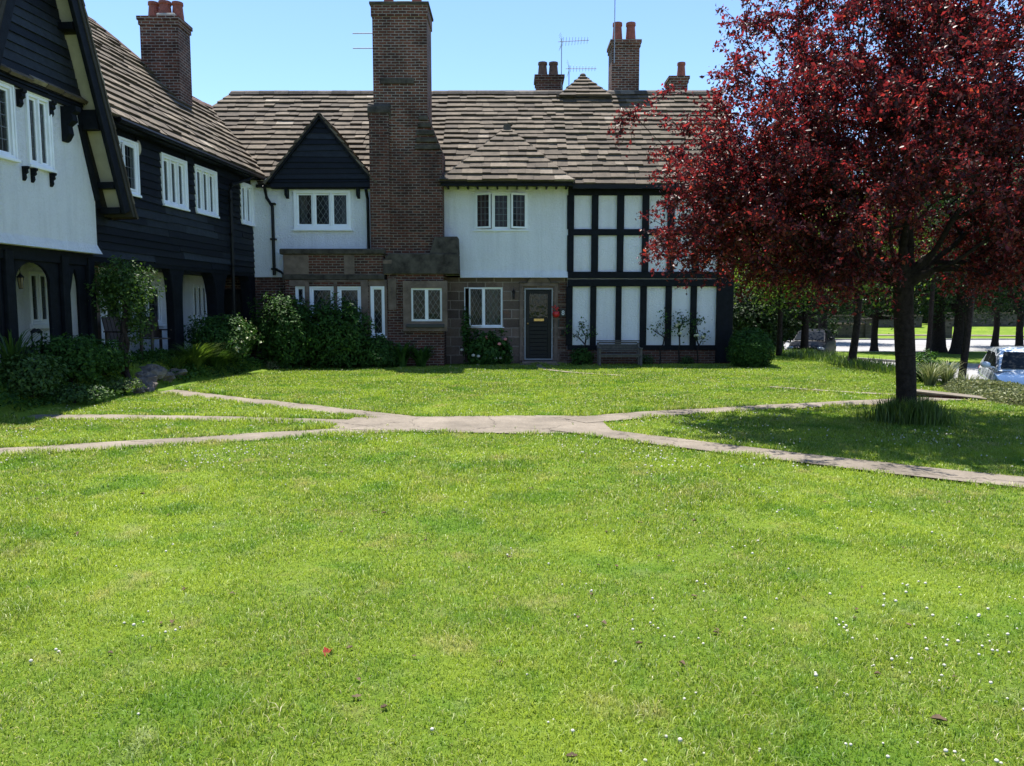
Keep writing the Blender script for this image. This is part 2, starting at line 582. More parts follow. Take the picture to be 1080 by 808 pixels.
M['petaly'] = plain('pale_yellow_petal', (0.72, 0.68, 0.48), 0.7, 0.1, 40)
M['drybrown'] = plain('dry_leaf', (0.095, 0.058, 0.03), 0.8, 0.4, 60)
M['redleaf'] = plain('red_leaf', (0.20, 0.012, 0.010), 0.45, 0.3, 60)
M['carwhite'] = plain('silver_white_car_paint', (0.60, 0.66, 0.73), 0.25, 0.02, 2)
M['carwhite'].node_tree.nodes['Principled BSDF'].inputs['Coat Weight'].default_value = 1.0
M['cardark'] = plain('dark_car_paint', (0.010, 0.011, 0.014), 0.4, 0.05, 2)
M['cardark'].node_tree.nodes['Principled BSDF'].inputs['Specular IOR Level'].default_value = 0.12
M['carglass'] = plain('car_glass', (0.010, 0.012, 0.014), 0.12, 0.1, 2, spec=0.10)
M['rubber'] = plain('rubber', (0.018, 0.018, 0.019), 0.8, 0.2, 9)
M['rim'] = plain('wheel_rim', (0.35, 0.36, 0.37), 0.35, 0.1, 9, 0.8)
M['lamp'] = plain('headlamp_glass', (0.35, 0.37, 0.38), 0.1, 0.1, 9)
M['taillamp'] = plain('tail_lamp', (0.30, 0.012, 0.012), 0.15, 0.1, 9)
M['plate'] = plain('number_plate', (0.6, 0.55, 0.3), 0.4, 0.05, 9)


# ------------------------------------------------------------------ terrain
def smooth(t):
    t = np.clip(t, 0, 1)
    return t * t * (3 - 2 * t)


def bank_edge(y):
    return np.interp(y, [-40, 10, 18, 23, 30, 60], [9.5, 9.5, 9.5, 10.1, 10.9, 11.5])


def gz(x, y):
    """ground height: lawn 0, raised terrace along the left wing, road 0.85 lower on the right"""
    x = np.asarray(x, float); y = np.asarray(y, float)
    z = -0.85 * smooth((x - bank_edge(y)) / 2.0)
    u = (x - FW.o[0]) * FW.u[0] + (y - FW.o[1]) * FW.u[1]
    n = (x - FW.o[0]) * FW.n[0] + (y - FW.o[1]) * FW.n[1]
    z = z + 0.50 * smooth((1.15 - n) / 0.8) * smooth((10.6 - u) / 1.5) * smooth((u + 6) / 1.0)
    z = z + 1.0 * smooth((y - 66) / 14) * smooth((x - 8) / 8)
    return z


def build_ground():
    # a fine grid near, a coarse skirt to the horizon
    xs = np.concatenate([[-400, -120, -60, -30], np.arange(-16, 17.01, 0.4), [20, 26, 34, 45, 60, 120, 400]])
    ys = np.concatenate([[-300, -60, -20], np.arange(-3, 34.01, 0.4), [37, 40, 45, 52, 60, 64, 68, 72, 76, 80, 84, 100, 160, 600]])
    X, Y = np.meshgrid(xs, ys)
    Z = gz(X, Y)
    v = np.stack([X.ravel(), Y.ravel(), Z.ravel()], 1)
    nx, ny = len(xs), len(ys)
    i = (np.arange(ny - 1)[:, None] * nx + np.arange(nx - 1)[None]).ravel()
    f = np.stack([i, i + 1, i + nx + 1, i + nx], 1)
    o = array_mesh('ground', v, [f], np.full(len(f), 0.5), M['ground'], origin=(0, 0, 0), smooth=True)
    tag(o, 'mown green lawn and surrounding ground', kind='structure')


build_ground()

# paths: centre lines on the lawn (surveyed points, metres) with widths
PATHS = [
    ([(-8.1, 16.3), (-6.0, 14.55), (-4.26, 13.27), (-2.8, 12.2), (-1.3, 11.1)], 0.62),
    ([(-12.5, 11.3), (-7.68, 11.48), (-4.8, 11.35), (-2.6, 10.95), (-0.8, 10.7)], 0.56),
    ([(-13, 5.4), (-8.4, 7.75), (-5.75, 8.62), (-4.3, 9.2), (-2.3, 10.05), (-0.9, 10.5)], 0.60),
    ([(-2.4, 10.85), (-1.4, 10.75), (0.3, 10.72), (1.3, 10.75)], 1.75),
    ([(0.9, 11.0), (2.2, 11.75), (4.1, 12.5), (6.9, 13.5), (8.2, 13.9)], 0.62),
    ([(0.7, 10.3), (1.3, 9.75), (2.39, 8.78), (3.51, 7.87), (4.75, 6.98), (9.3, 4.2)], 0.60),
    ([(0.75, 22.3), (0.9, 20.6), (1.6, 19.5), (2.7, 18.6)], 0.24),
    ([(5.3, 15.85), (6.0, 15.2), (6.6, 14.7), (7.6, 14.1)], 0.2),
]


def spline(pts, step=0.25):
    pts = [np.array(p, float) for p in pts]
    q = [2 * pts[0] - pts[1]] + pts + [2 * pts[-1] - pts[-2]]
    out = []
    for i in range(1, len(q) - 2):
        p0, p1, p2, p3 = q[i - 1:i + 3]
        k = max(2, int(np.linalg.norm(p2 - p1) / step))
        for j in range(k):
            t = j / k
            out.append(0.5 * (2 * p1 + (p2 - p0) * t + (2 * p0 - 5 * p1 + 4 * p2 - p3) * t ** 2 + (3 * p1 - p0 - 3 * p2 + p3) * t ** 3))
    out.append(pts[-1])
    return np.array(out)


PATH_LINES = []
pm = MB()
for k, (pts, w) in enumerate(PATHS):
    c = spline(pts)
    t = np.gradient(c, axis=0)
    t /= np.linalg.norm(t, axis=1)[:, None]
    nrm = np.stack([-t[:, 1], t[:, 0]], 1)
    hw = np.array([w / 2 * 0.9 * (1 + 0.2 * noise.noise(Vector((p[0] * 1.7, p[1] * 1.7, k)))) for p in c])
    if k == 3:
        hw = w / 2 * np.interp(np.linspace(0, 1, len(c)), [0, 0.25, 0.7, 1], [0.62, 0.78, 1.0, 0.86])
    PATH_LINES.append((c, hw))
    z = 0.004 + 0.004 * k
    L_, R_ = c + nrm * hw[:, None], c - nrm * hw[:, None]
    for i in range(len(c) - 1):
        pm.poly([(*R_[i], z), (*R_[i + 1], z), (*L_[i + 1], z), (*L_[i], z)])
tag(pm.build('path', M['path'], origin=(0, 0, 0)), 'pinkish worn concrete paths crossing the lawn', kind='structure')


def path_dist(x, y):
    """distance to the nearest path edge, negative on a path"""
    d = np.full(x.shape, 9.0)
    for k, (c, hw) in enumerate(PATH_LINES):
        for i in range(len(c) - 1):
            a, b = c[i], c[i + 1]
            ab = b - a
            t0 = ((x - a[0]) * ab[0] + (y - a[1]) * ab[1]) / (ab @ ab)
            t = np.clip(t0, 0, 1)
            dd = np.hypot(x - a[0] - ab[0] * t, y - a[1] - ab[1] * t) - hw[i]
            if k == 3: dd = np.where((t0 < 0) | (t0 > 1), 9.0, dd)
            d = np.minimum(d, dd)
    return d


# roads on the lower ground
rd = MB()
rd.poly([(11.9, -30, -0.846), (60, -30, -0.846), (90, 63.5, -0.846), (13.6, 63.5, -0.846), (13.2, 34, -0.846), (11.9, 20, -0.846)])
tag(rd.build('road', M['asphalt'], origin=(0, 0, 0)), 'pale worn asphalt road beyond the trees', kind='structure')
vg = MB()
VERGE = [(16.8, 43.8), (16.6, 39.2), (18.6, 34.6), (23, 32.0), (70, 32.0), (75, 43.8)]
vg.poly([(x, y, -0.74) for x, y in VERGE])
tag(vg.build('grass_verge', M['ground'], origin=(0, 0, 0)), 'grass verge between the two roads', kind='structure')
kb = MB()
for loop in (VERGE, [(90, 63.6), (13.6, 63.6)], [(11.75, -30), (11.75, 20), (13.05, 34), (13.45, 63)]):
    closed = loop is VERGE
    pts = [Vector((*p, 0)) for p in loop]
    for i in range(len(pts) - (0 if closed else 1)):
        a, b = pts[i], pts[(i + 1) % len(pts)]
        d = (b - a).normalized()
        t = Vector((-d.y, d.x, 0)) * 0.07
        kb.hexa([(*(a - t).xy, -0.9), (*(b - t).xy, -0.9), (*(b + t).xy, -0.9), (*(a + t).xy, -0.9),
                 (*(a - t).xy, -0.732), (*(b - t).xy, -0.732), (*(b + t).xy, -0.732), (*(a + t).xy, -0.732)])
tag(kb.build('kerb', M['kerb'], origin=(0, 0, 0)), 'pale stone kerbs along the road', kind='structure')

# ------------------------------------------------------------------ lawn grass
def blades(name, x, y, z, h, w, lean, mat, label, kind='stuff', parent=None, group=None, cat=None):
    n = len(x)
    az = RNG.uniform(0, 2 * np.pi, n)
    la = RNG.uniform(0, 2 * np.pi, n)
    lx, ly = np.cos(la) * lean, np.sin(la) * lean
    wx, wy = np.cos(az) * w / 2, np.sin(az) * w / 2
    v = np.empty((n, 5, 3), np.float32)
    v[:, 0] = np.stack([x - wx, y - wy, z], 1)
    v[:, 1] = np.stack([x + wx, y + wy, z], 1)
    mx, my, mz = x + lx * 0.35, y + ly * 0.35, z + h * 0.62
    v[:, 2] = np.stack([mx + wx * 0.8, my + wy * 0.8, mz], 1)
    v[:, 3] = np.stack([mx - wx * 0.8, my - wy * 0.8, mz], 1)
    v[:, 4] = np.stack([x + lx, y + ly, z + h * np.maximum(0.55, 1 - lean / np.maximum(h, 1e-3) * 0.3)], 1)
    b = np.arange(n)[:, None] * 5
    q = b + np.array([[0, 1, 2, 3]])
    t = b + np.array([[3, 2, 4]])
    r = RNG.uniform(0, 1, n)
    o = array_mesh(name, v.reshape(-1, 3), [q, t], np.concatenate([r, r]), mat, parent=parent, origin=None if parent else (0, 0, 0))
    if parent is None: tag(o, label, cat, group, kind)
    return o


def vnoise(x, y, sc, seed=0):
    """cheap smooth value noise"""
    g = np.random.default_rng(seed).uniform(0, 1, (64, 64))
    xs, ys = x * sc + 1000, y * sc + 1000
    xi, yi = np.floor(xs).astype(int), np.floor(ys).astype(int)
    fx, fy = smooth(xs - xi), smooth(ys - yi)
    G = lambda a, b: g[a % 64, b % 64]
    return (G(xi, yi) * (1 - fx) + G(xi + 1, yi) * fx) * (1 - fy) + (G(xi, yi + 1) * (1 - fx) + G(xi + 1, yi + 1) * fx) * fy


def lawn():
    N = 1650000
    # depth distribution ~ Y^-0.55 across a wedge wider than the photograph
    y0, y1 = 1.6, 27.0
    p = 0.45
    Y = (y0 ** p + RNG.uniform(0, 1, N) * (y1 ** p - y0 ** p)) ** (1 / p)
    X = RNG.uniform(-1, 1, N) * (0.70 * Y + 2.6)
    w, n_ = (X - FW.o[0]) * FW.u[0] + (Y - FW.o[1]) * FW.u[1], (X - FW.o[0]) * FW.n[0] + (Y - FW.o[1]) * FW.n[1]
    keep = (n_ > 0.45) & (X < bank_edge(Y) + 1.9) & ((Y < 22.85) | (X > 6.7) | (X < -12))
    keep &= ~((X > -7.2) & (X < -1.5) & (Y > 21.9))
    X, Y = X[keep], Y[keep]
    d = path_dist(X, Y)
    clump = vnoise(X, Y, 2.3, 3) * 0.6 + vnoise(X, Y, 7, 4) * 0.4
    thin = RNG.uniform(0, 1, len(X)) < 0.55 + 0.75 * clump
    k = (d > -0.03 + 0.12 * (vnoise(X, Y, 4, 5) - 0.5)) & thin
    X, Y, clump, d = X[k], Y[k], clump[k], d[k]
    h = (0.011 + 0.026 * clump) * RNG.uniform(0.5, 1.5, len(X))
    tall = smooth((vnoise(X, Y, 1.1, 9) - 0.62) / 0.2)
    h *= 1 + 0.6 * tall
    h *= np.where((X > 9.4) & (Y > 19), 2.2, 1)
    h *= np.where((d < 0.1), 1.6, 1)
    far = np.clip(Y / 4.0, 1, 4.2)
    wdt = 0.0037 * far * RNG.uniform(0.7, 1.3, len(X))
    lean = h * RNG.uniform(0.1, 1.6, len(X))
    blades('lawn_grass', X, Y, gz(X, Y) - 0.002, h * (1 + 0.1 * far), wdt, lean, M['blade'], 'short mown grass blades covering the lawn')


lawn()


# ------------------------------------------------------------------ wall, board, slate and window builders
def wall(mb, F, u0, u1, z0, z1, holes=(), n=0.0, depth=0.16, ends=0.3, clip=None):
    """wall face with real openings and reveals; holes = (u0,u1,z0,z1)"""
    us = sorted({u0, u1, *[min(max(h[i], u0), u1) for h in holes for i in (0, 1)]})
    zs = sorted({z0, z1, *[min(max(h[i], z0), z1) for h in holes for i in (2, 3)]})
    for a, b in zip(us, us[1:]):
        for c, d in zip(zs, zs[1:]):
            m, k = (a + b) / 2, (c + d) / 2
            if any(h[0] < m < h[1] and h[2] < k < h[3] for h in holes): continue
            mb.poly([F.P(a, n, c), F.P(b, n, c), F.P(b, n, d), F.P(a, n, d)])
    for a, b, c, d in holes:
        e = n - depth
        mb.poly([F.P(a, n, c), F.P(a, n, d), F.P(a, e, d), F.P(a, e, c)])
        mb.poly([F.P(b, n, d), F.P(b, n, c), F.P(b, e, c), F.P(b, e, d)])
        mb.poly([F.P(a, n, d), F.P(b, n, d), F.P(b, e, d), F.P(a, e, d)])
        mb.poly([F.P(b, n, c), F.P(a, n, c), F.P(a, e, c), F.P(b, e, c)])
    if ends:
        e = n - ends
        mb.poly([F.P(u0, e, z0), F.P(u0, n, z0), F.P(u0, n, z1), F.P(u0, e, z1)])
        mb.poly([F.P(u1, n, z0), F.P(u1, e, z0), F.P(u1, e, z1), F.P(u1, n, z1)])
        mb.poly([F.P(u0, n, z1), F.P(u1, n, z1), F.P(u1, e, z1), F.P(u0, e, z1)])
        mb.poly([F.P(u0, e, z0), F.P(u1, e, z0), F.P(u1, n, z0), F.P(u0, n, z0)])


def boards(mb, F, u0, u1, z0, z1, holes=(), n=0.0, pitch=0.165, clip=None):
    """lapped weatherboards, each a wedge-shaped board with wandering edges"""
    z = z0
    row = 0
    while z < z1 - 0.01:
        zt = min(z + pitch * random.uniform(0.92, 1.08), z1)
        a, b = (u0, u1) if clip is None else clip((z + zt) / 2)
        spans = [(a, b)]
        for h in holes:
            if h[2] < zt - 0.02 and h[3] > z + 0.02:
                spans = [q for s in spans for q in ((s[0], min(s[1], h[0])), (max(s[0], h[1]), s[1])) if q[1] - q[0] > 0.01]
        for s0, s1 in spans:
            c = s0
            while c < s1 - 0.01:
                e = min(s1, c + random.uniform(1.6, 3.6))
                if s1 - e < 0.5: e = s1
                zb0, zb1 = z + random.uniform(-0.022, 0.012), z + random.uniform(-0.022, 0.012)
                t = 0.036 + random.uniform(-0.006, 0.012)
                P = F.P
                mb.hexa([P(c, n + t, zb0), P(e, n + t, zb1), P(e, n - 0.01, zb1), P(c, n - 0.01, zb0),
                         P(c, n + 0.008, zt + 0.012), P(e, n + 0.008, zt + 0.012), P(e, n - 0.01, zt + 0.012), P(c, n - 0.01, zt + 0.012)], random.random())
                c = e + 0.004
        z = zt
        row += 1


def slates(mb, O, U, V, poly, course=0.265, wmin=0.22, wmax=0.60, th=0.037, jag=0.035):
    """stone slates laid in courses over a convex outline in (u,v) metres on the slope"""
    O, U, V = Vector(O), Vector(U).normalized(), Vector(V).normalized()
    Nn = U.cross(V).normalized()
    vmax = max(p[1] for p in poly)
    v = min(p[1] for p in poly)

    def span(vv):
        xs = []
        k = len(poly)
        for i in range(k):
            (a, b), (c, d) = poly[i], poly[(i + 1) % k]
            if (b - vv) * (d - vv) < 0: xs.append(a + (c - a) * (vv - b) / (d - b))
        return (min(xs), max(xs)) if len(xs) > 1 else None
    i = 0
    while v < vmax - 0.02:
        c = course * (1.12 - 0.25 * v / max(vmax, 1)) * random.uniform(0.93, 1.07)
        sp = span(min(v + c * 0.5, vmax - 0.005))
        if sp:
            a, b = sp
            e0, e1 = span(v + 0.004) or sp, span(min(v + c, vmax - 0.004)) or sp
            x = a
            wob = random.uniform(-0.01, 0.01)
            while x < b - 0.01:
                w = random.uniform(wmin, wmax)
                x1 = x + w
                if b - x1 < 0.15: x1 = b
                x1 = min(x1, b)
                lo = v + random.uniform(-jag, jag * 0.5) + wob
                hi = v + c + 0.05
                t0 = th * random.uniform(1.3, 2.2)
                t1 = 0.006
                sk = random.uniform(-0.008, 0.008)
                g = random.uniform(0.002, 0.007)
                Pt = lambda u_, v_, n_: O + U * u_ + V * v_ + Nn * n_
                r = random.random()
                xl, xu = (e0[0], e1[0]) if x == a else (x, x)
                yl, yu = (e0[1], e1[1]) if x1 == b else (x1 - g, x1 - g)
                p = [Pt(xl, lo + sk, t0), Pt(yl, lo - sk, t0 + sk), Pt(yu, hi, t1), Pt(xu, hi, t1),
                     Pt(xl, lo + sk, -0.01), Pt(yl, lo - sk, -0.01), Pt(yu, hi, -0.02), Pt(xu, hi, -0.02)]
                bq = len(mb.v)
                mb.v += [tuple(q) for q in p]
                for q in ((0, 1, 2, 3), (4, 5, 1, 0), (4, 0, 3, 7), (1, 5, 6, 2)):
                    mb.f.append(tuple(bq + k for k in q)); mb.r.append(r)
                x = x1
        v += c
        i += 1


def sheet(mb, pts, drop=0.035):
    """underlay just below a slope; pts world, counter-clockwise from above"""
    p = [Vector(q) for q in pts]
    n = (p[1] - p[0]).cross(p[2] - p[0]).normalized()
    mb.poly([q - n * drop for q in p])


def ridge_row(mb, p, q, r=0.13, step=0.45):
    p, q = Vector(p), Vector(q)
    L = (q - p).length
    d = (q - p).normalized()
    k = max(1, int(L / step))
    for i in range(k):
        a, b = p + d * (L * i / k), p + d * (L * (i + 1) / k - 0.008)
        s = Vector((-d.y, d.x, 0)).normalized()
        jit = Vector((0, 0, random.uniform(-0.008, 0.012)))
        prof = [(-1.25, -0.75), (-0.9, -0.05), (-0.4, 0.32), (0.4, 0.32), (0.9, -0.05), (1.25, -0.75)]
        A = [a + s * (x * r) + Vector((0, 0, z * r)) + jit for x, z in prof]
        B = [b + s * (x * r) + Vector((0, 0, z * r)) + jit for x, z in prof]
        rr = random.random()
        for j in range(5):
            mb.poly([A[j + 1], A[j], B[j], B[j + 1]], rr)
        mb.poly(A, rr); mb.poly(B[::-1], rr)


def lattice(mb, m, w, h, style):
    """lead came lattice over a pane; m(d,z) maps to the world"""
    t = 0.0065
    if style == 'square':
        for i in range(1, max(2, round(w / 0.14))):
            x = w * i / max(2, round(w / 0.14))
            mb.poly([m(x - t, 0), m(x + t, 0), m(x + t, h), m(x - t, h)])
        k = max(2, round(h / 0.2))
        for i in range(1, k):
            z = h * i / k
            mb.poly([m(0, z - t), m(w, z - t), m(w, z + t), m(0, z + t)])
    elif style == 'diamond':
        s = 1.55                      # slope of the diamonds
        step = 0.155
        for sg in (1, -1):
            c = -h / s - w
            while c < w + h / s:
                # line u = c + sg*z/s  clipped to the pane
                pts = []
                z0, z1 = 0.0, h
                u0, u1 = c + sg * z0 / s, c + sg * z1 / s
                def clipu(uu0, zz0, uu1, zz1):
                    ta, tb = 0.0, 1.0
                    for lo, sgn in ((0, 1), (w, -1)):
                        f0, f1 = (uu0 - lo) * sgn, (uu1 - lo) * sgn
                        if f0 < 0 and f1 < 0: return None
                        if f0 < 0: ta = max(ta, f0 / (f0 - f1))
                        if f1 < 0: tb = min(tb, f0 / (f0 - f1))
                    if tb - ta < 1e-3: return None
                    return (uu0 + (uu1 - uu0) * ta, zz0 + (zz1 - zz0) * ta, uu0 + (uu1 - uu0) * tb, zz0 + (zz1 - zz0) * tb)
                q = clipu(u0, z0, u1, z1)
                if q:
                    a, b, a2, b2 = q
                    mb.poly([m(a - t, b), m(a + t, b), m(a2 + t, b2), m(a2 - t, b2)])
                c += step


def window(root, F, u0, u1, z0, z1, n=0.0, lights=3, lead='square', sill=0.05, curtain=None, open_=None, fw=0.06, cw=0.045,
           frame_mat='paint', transom=False, name='window', proud=0.025, glass='glass', trim=0.0):
    """frame with mullions; child casements, panes, lead lattice, sill and curtain. open_={light:(hinge,angle)}"""
    open_ = open_ or {}
    fr = MB()
    f0, f1 = n - 0.09, n + proud
    fr.box(F, u0, u0 + fw, f0, f1, z0, z1)
    fr.box(F, u1 - fw, u1, f0, f1, z0, z1)
    fr.box(F, u0 + fw, u1 - fw, f0, f1, z1 - fw, z1)
    fr.box(F, u0 + fw, u1 - fw, f0, f1, z0, z0 + fw * 1.1)
    iw = (u1 - u0 - 2 * fw)
    mw = 0.045
    lw = (iw - mw * (lights - 1)) / lights
    if trim:
        for a, b, c, d in ((u0 - trim, u0, z0 - trim, z1 + trim), (u1, u1 + trim, z0 - trim, z1 + trim), (u0, u1, z1, z1 + trim), (u0, u1, z0 - trim, z0)):
            fr.box(F, a, b, n - 0.02, n + proud + 0.018, c, d)
    cas, pan, cam = MB(), MB(), MB()
    for i in range(lights):
        a = u0 + fw + i * (lw + mw)
        if i: fr.box(F, a - mw, a, f0, f1, z0 + fw * 1.1, z1 - fw)
        zz0, zz1 = z0 + fw * 1.1, z1 - fw
        hinge, ang = open_.get(i, ('L', 0.0))
        ca, sa = math.cos(ang), math.sin(ang)
        nn = n - 0.03 if not ang else n + 0.02

        def P(d, e, z, a=a, hinge=hinge, ca=ca, sa=sa, nn=nn):
            if hinge == 'L':
                return F.P(a + d * ca - e * sa, nn + d * sa + e * ca, z)
            d = lw - d
            return F.P(a + lw - d * ca + e * sa, nn + d * sa + e * ca, z)

        def cb(d0, d1, za, zb):
            cas.hexa([P(d0, 0.02, za), P(d1, 0.02, za), P(d1, -0.02, za), P(d0, -0.02, za), P(d0, 0.02, zb), P(d1, 0.02, zb), P(d1, -0.02, zb), P(d0, -0.02, zb)])
        e = 0.002
        cb(e, cw, zz0 + e, zz1 - e); cb(lw - cw, lw - e, zz0 + e, zz1 - e)
        cb(cw, lw - cw, zz0 + e, zz0 + cw); cb(cw, lw - cw, zz1 - cw, zz1 - e)
        ph, pw = zz1 - zz0 - 2 * cw, lw - 2 * cw
        pan.poly([P(cw, 0, zz0 + cw), P(lw - cw, 0, zz0 + cw), P(lw - cw, 0, zz1 - cw), P(cw, 0, zz1 - cw)])
        if lead:
            lattice(cam, lambda d, z, P=P, zz0=zz0: P(cw + d, 0.006, zz0 + cw + z), pw, ph, lead)
    w = fr.build(name, M[frame_mat], root, bevel=0.006)
    cas.build('casement', M[frame_mat], w)
    pan.build('pane', M[glass], w)
    if lead: cam.build('lead_lattice', M['came'], w)
    if sill:
        sm = MB()
        sm.box(F, u0 - 0.05, u1 + 0.05, n - 0.02, n + proud + 0.05, z0 - sill, z0 - 0.001)
        sm.build('sill', M[frame_mat], w, bevel=0.006)
    if curtain:
        for c0, c1, mat in curtain:
            cm = MB()
            a, b = u0 + (u1 - u0) * c0, u0 + (u1 - u0) * c1
            k = max(4, int((b - a) / 0.03))
            off = random.random() * 6
            q = [(a + (b - a) * i / k, n - 0.2 + 0.025 * math.sin(i * 1.3 + off) + 0.012 * math.sin(i * 2.9 + off)) for i in range(k + 1)]
            for (ua, na), (ub, nb) in zip(q, q[1:]):
                cm.poly([F.P(ua, na, z0), F.P(ub, nb, z0), F.P(ub, nb, z1), F.P(ua, na, z1)])
            cm.build('curtain', M[mat], w)
    return w


def pipe(mb, pts, r=0.045):
    mb.tube(pts, r, 10)


# ------------------------------------------------------------------ MAIN RANGE
EZ, EY, RY, RZ = 5.18, 22.55, 26.0, 8.64           # eaves and ridge of the main roof
SL = math.hypot(RY - EY, RZ - EZ)
UPS = Vector((0, RY - EY, RZ - EZ)).normalized()


def roof_pt(x, v):
    return Vector((x, EY, EZ)) + UPS * v


def main_roof(root, outline, name='roof'):
    mb = MB()
    slates(mb, (0, EY, EZ), (1, 0, 0), UPS, outline)
    r = mb.build(name, M['slate'], root)
    ub = MB()
    sheet(ub, [roof_pt(*p) for p in outline])
    xs = [p[0] for p in outline if p[1] > SL - 0.1]
    x0, x1 = min(xs), max(xs)
    sheet(ub, [(x1, RY, RZ), (x0, RY, RZ), (x0, 29.6, 5.1), (x1, 29.6, 5.1)], 0)
    ub.build('underlay', M['roofbase'], r)
    rm = MB()
    ridge_row(rm, (x0, RY, RZ + 0.03), (x1, RY, RZ + 0.03))
    rm.build('ridge', M['ridge'], r)
    return r


def shell(root, x0, x1, left=False, right=False, mat='plaster_dark'):
    mb = MB()
    mb.poly([(x1, 29.2, 0), (x0, 29.2, 0), (x0, 29.2, 5.3), (x1, 29.2, 5.3)])
    if left: mb.poly([(x0, 29.2, 0), (x0, 23.3, 0), (x0, 23.3, 5.3), (x0, 26, 8.5), (x0, 29.2, 5.3)])
    if right: mb.poly([(x1, 23.05, 0), (x1, 29.2, 0), (x1, 29.2, 5.3), (x1, 26, 8.55), (x1, 23.05, 5.3)])
    mb.poly([(x0, 25.2, 0), (x1, 25.2, 0), (x1, 25.2, 5.2), (x0, 25.2, 5.2)])
    mb.poly([(x0, 23.2, 2.6), (x1, 23.2, 2.6), (x1, 29.1, 2.6), (x0, 29.1, 2.6)])
    return mb.build('rear_wall', M[mat], root)


# ---- brick cottage with the tall chimney breast
X0, X1 = -9.8, -2.08
bc = empty('brick_cottage', (-5, 23, 0), 'dark brick cottage with tall front chimney breast and black boarded gable above a bay', 'house')
shell(bc, -12.5, X1, left=True)
main_roof(bc, [(-7.25, 0), (X1, 0), (X1, SL), (-9.15, SL), (-9.85, 3.55)])
hb = MB()      # hipped left end seen edge-on
sheet(hb, [(-9.15, RY, RZ), (-9.85, 25.1, 7.75), (-12.4, 27.0, 5.2), (-12.4, 29.6, 5.1)], 0)
hb.build('hip_slope', M['roofbase'], bc)

# upper white wall of the bay and strip to the left
mb = MB()
BW = (-6.27, -4.63, 3.92, 5.02)
wall(mb, FM, -7.6, -4.0, 2.55, 5.35, [BW], n=0.4)
mb.build('upper_wall', M['white'], bc)
window(bc, FM, *BW, n=0.4, lights=3, lead='diamond', cw=0.05, fw=0.085, proud=0.04, curtain=[(0.0, 0.2, 'curtain'), (0.82, 1.0, 'curtain')])

# black boarded gable over the bay
GA, GB0, GZ0, GZ1 = -5.42, 1.46, 5.24, 7.0
gm = MB()
boards(gm, FM, GA - 1.45, GA + 1.42, 5.07, 5.3, n=0.60, pitch=0.16)
boards(gm, FM, -9, 9, 5.3, GZ1 - 0.12, n=0.60, pitch=0.16, clip=lambda z: (GA - (GZ1 - z) / 1.22, GA + (GZ1 - z) / 1.22))
g = gm.build('gable_boarding', M['board'], bc)
gm = MB()
gm.poly([FM.P(GA - 1.46, 0.58, 5.05), FM.P(GA + 1.46, 0.58, 5.05), FM.P(GA + 1.46, 0.58, 5.22), FM.P(GA, 0.58, 6.98), FM.P(GA - 1.46, 0.58, 5.22)])
gm.poly([FM.P(GA - 1.46, 0.58, 5.05), FM.P(GA - 1.46, 0.35, 5.05), FM.P(GA + 1.46, 0.35, 5.05), FM.P(GA + 1.46, 0.58, 5.05)])
gm.build('backing', M['timber'], g)
for s in (-1, 1):
    m = MB()
    m.bar(FM, (GA + s * 1.50, 5.22), (GA + s * 0.0, 7.05), 0.11, 0.60, 0.70)
    m.build('bargeboard', M['timber'], bc)
    m = MB()
    m.hexa([FM.P(GA + s * 1.02 - 0.04, 0.60, 4.86), FM.P(GA + s * 1.02 + 0.04, 0.60, 4.86), FM.P(GA + s * 1.02 + 0.04, 0.40, 4.78), FM.P(GA + s * 1.02 - 0.04, 0.40, 4.78),
            FM.P(GA + s * 1.02 - 0.04, 0.62, 5.05), FM.P(GA + s * 1.02 + 0.04, 0.62, 5.05), FM.P(GA + s * 1.02 + 0.04, 0.40, 5.05), FM.P(GA + s * 1.02 - 0.04, 0.40, 5.05)])
    m.build('bracket', M['timber'], bc)
    # gable roof slopes running back into the main roof
    d = Vector((-s * 1.5, 0, 1.83)).normalized()
    m = MB()
    L = math.hypot(1.5, 1.83)
    o = Vector((GA + s * 1.56, 22.28, 5.17))
    if s > 0:
        slates(m, o, (0, 1, 0), d, [(0, 0), (0.35, 0), (2.2, L), (0, L)])
    else:
        slates(m, o + Vector((0, 2.4, 0)), (0, -1, 0), d, [(2.05, 0), (2.4, 0), (2.4, L), (0.2, L)])
    rr = m.build('gable_roof', M['slate'], bc)
    m = MB()
    m.poly([o, o + Vector((0, 0.5, 0)), o + Vector((-s * 1.55, 2.3, 1.87)), o + Vector((-s * 1.55, 0, 1.87))])
    m.build('underlay', M['roofbase'], rr)
m = MB()
ridge_row(m, (GA, 22.3, 7.08), (GA, 24.5, 7.08), 0.09)
m.build('gable_ridge', M['ridge'], bc)

# ground floor bay: brick and stone, parapet with a coping
mb = MB()
BH = [(-5.75, -5.05, 1.1, 2.27), (-4.96, -4.28, 1.1, 2.27)]
BH2 = (-6.15, -5.87, 1.75, 2.27)
wall(mb, FM, -6.42, -4.06, 0, 2.45, BH + [BH2], n=0.95)
wall(mb, FM, -7.7, -6.42, 0, 2.55, n=0.35)
mb.build('bay_wall', M['brick'], bc)
mb = MB()
mb.box(FM, -6.5, -3.62, 0.3, 0.985, 2.45, 2.6)
mb.build('string_course', M['sootstone'], bc, bevel=0.02)
mb = MB()
mb.box(FM, -6.45, -4.0, 0.1, 0.95, 2.6, 3.16)
mb.box(FM, -3.999, -3.66, 0.1, 0.95, 2.6, 3.16)
mb.build('parapet', M['brick'], bc)
for a, b in ((-6.46, -5.75), (-4.75, -4.45)):
    mb = MB(); mb.box(FM, a, b, 0.5, 0.963, 2.602, 3.158)
    mb.build('parapet_stone', M['ashlar'], bc, bevel=0.01)
mb = MB()
mb.box(FM, -6.55, -3.6, 0.05, 1.02, 3.16, 3.32)
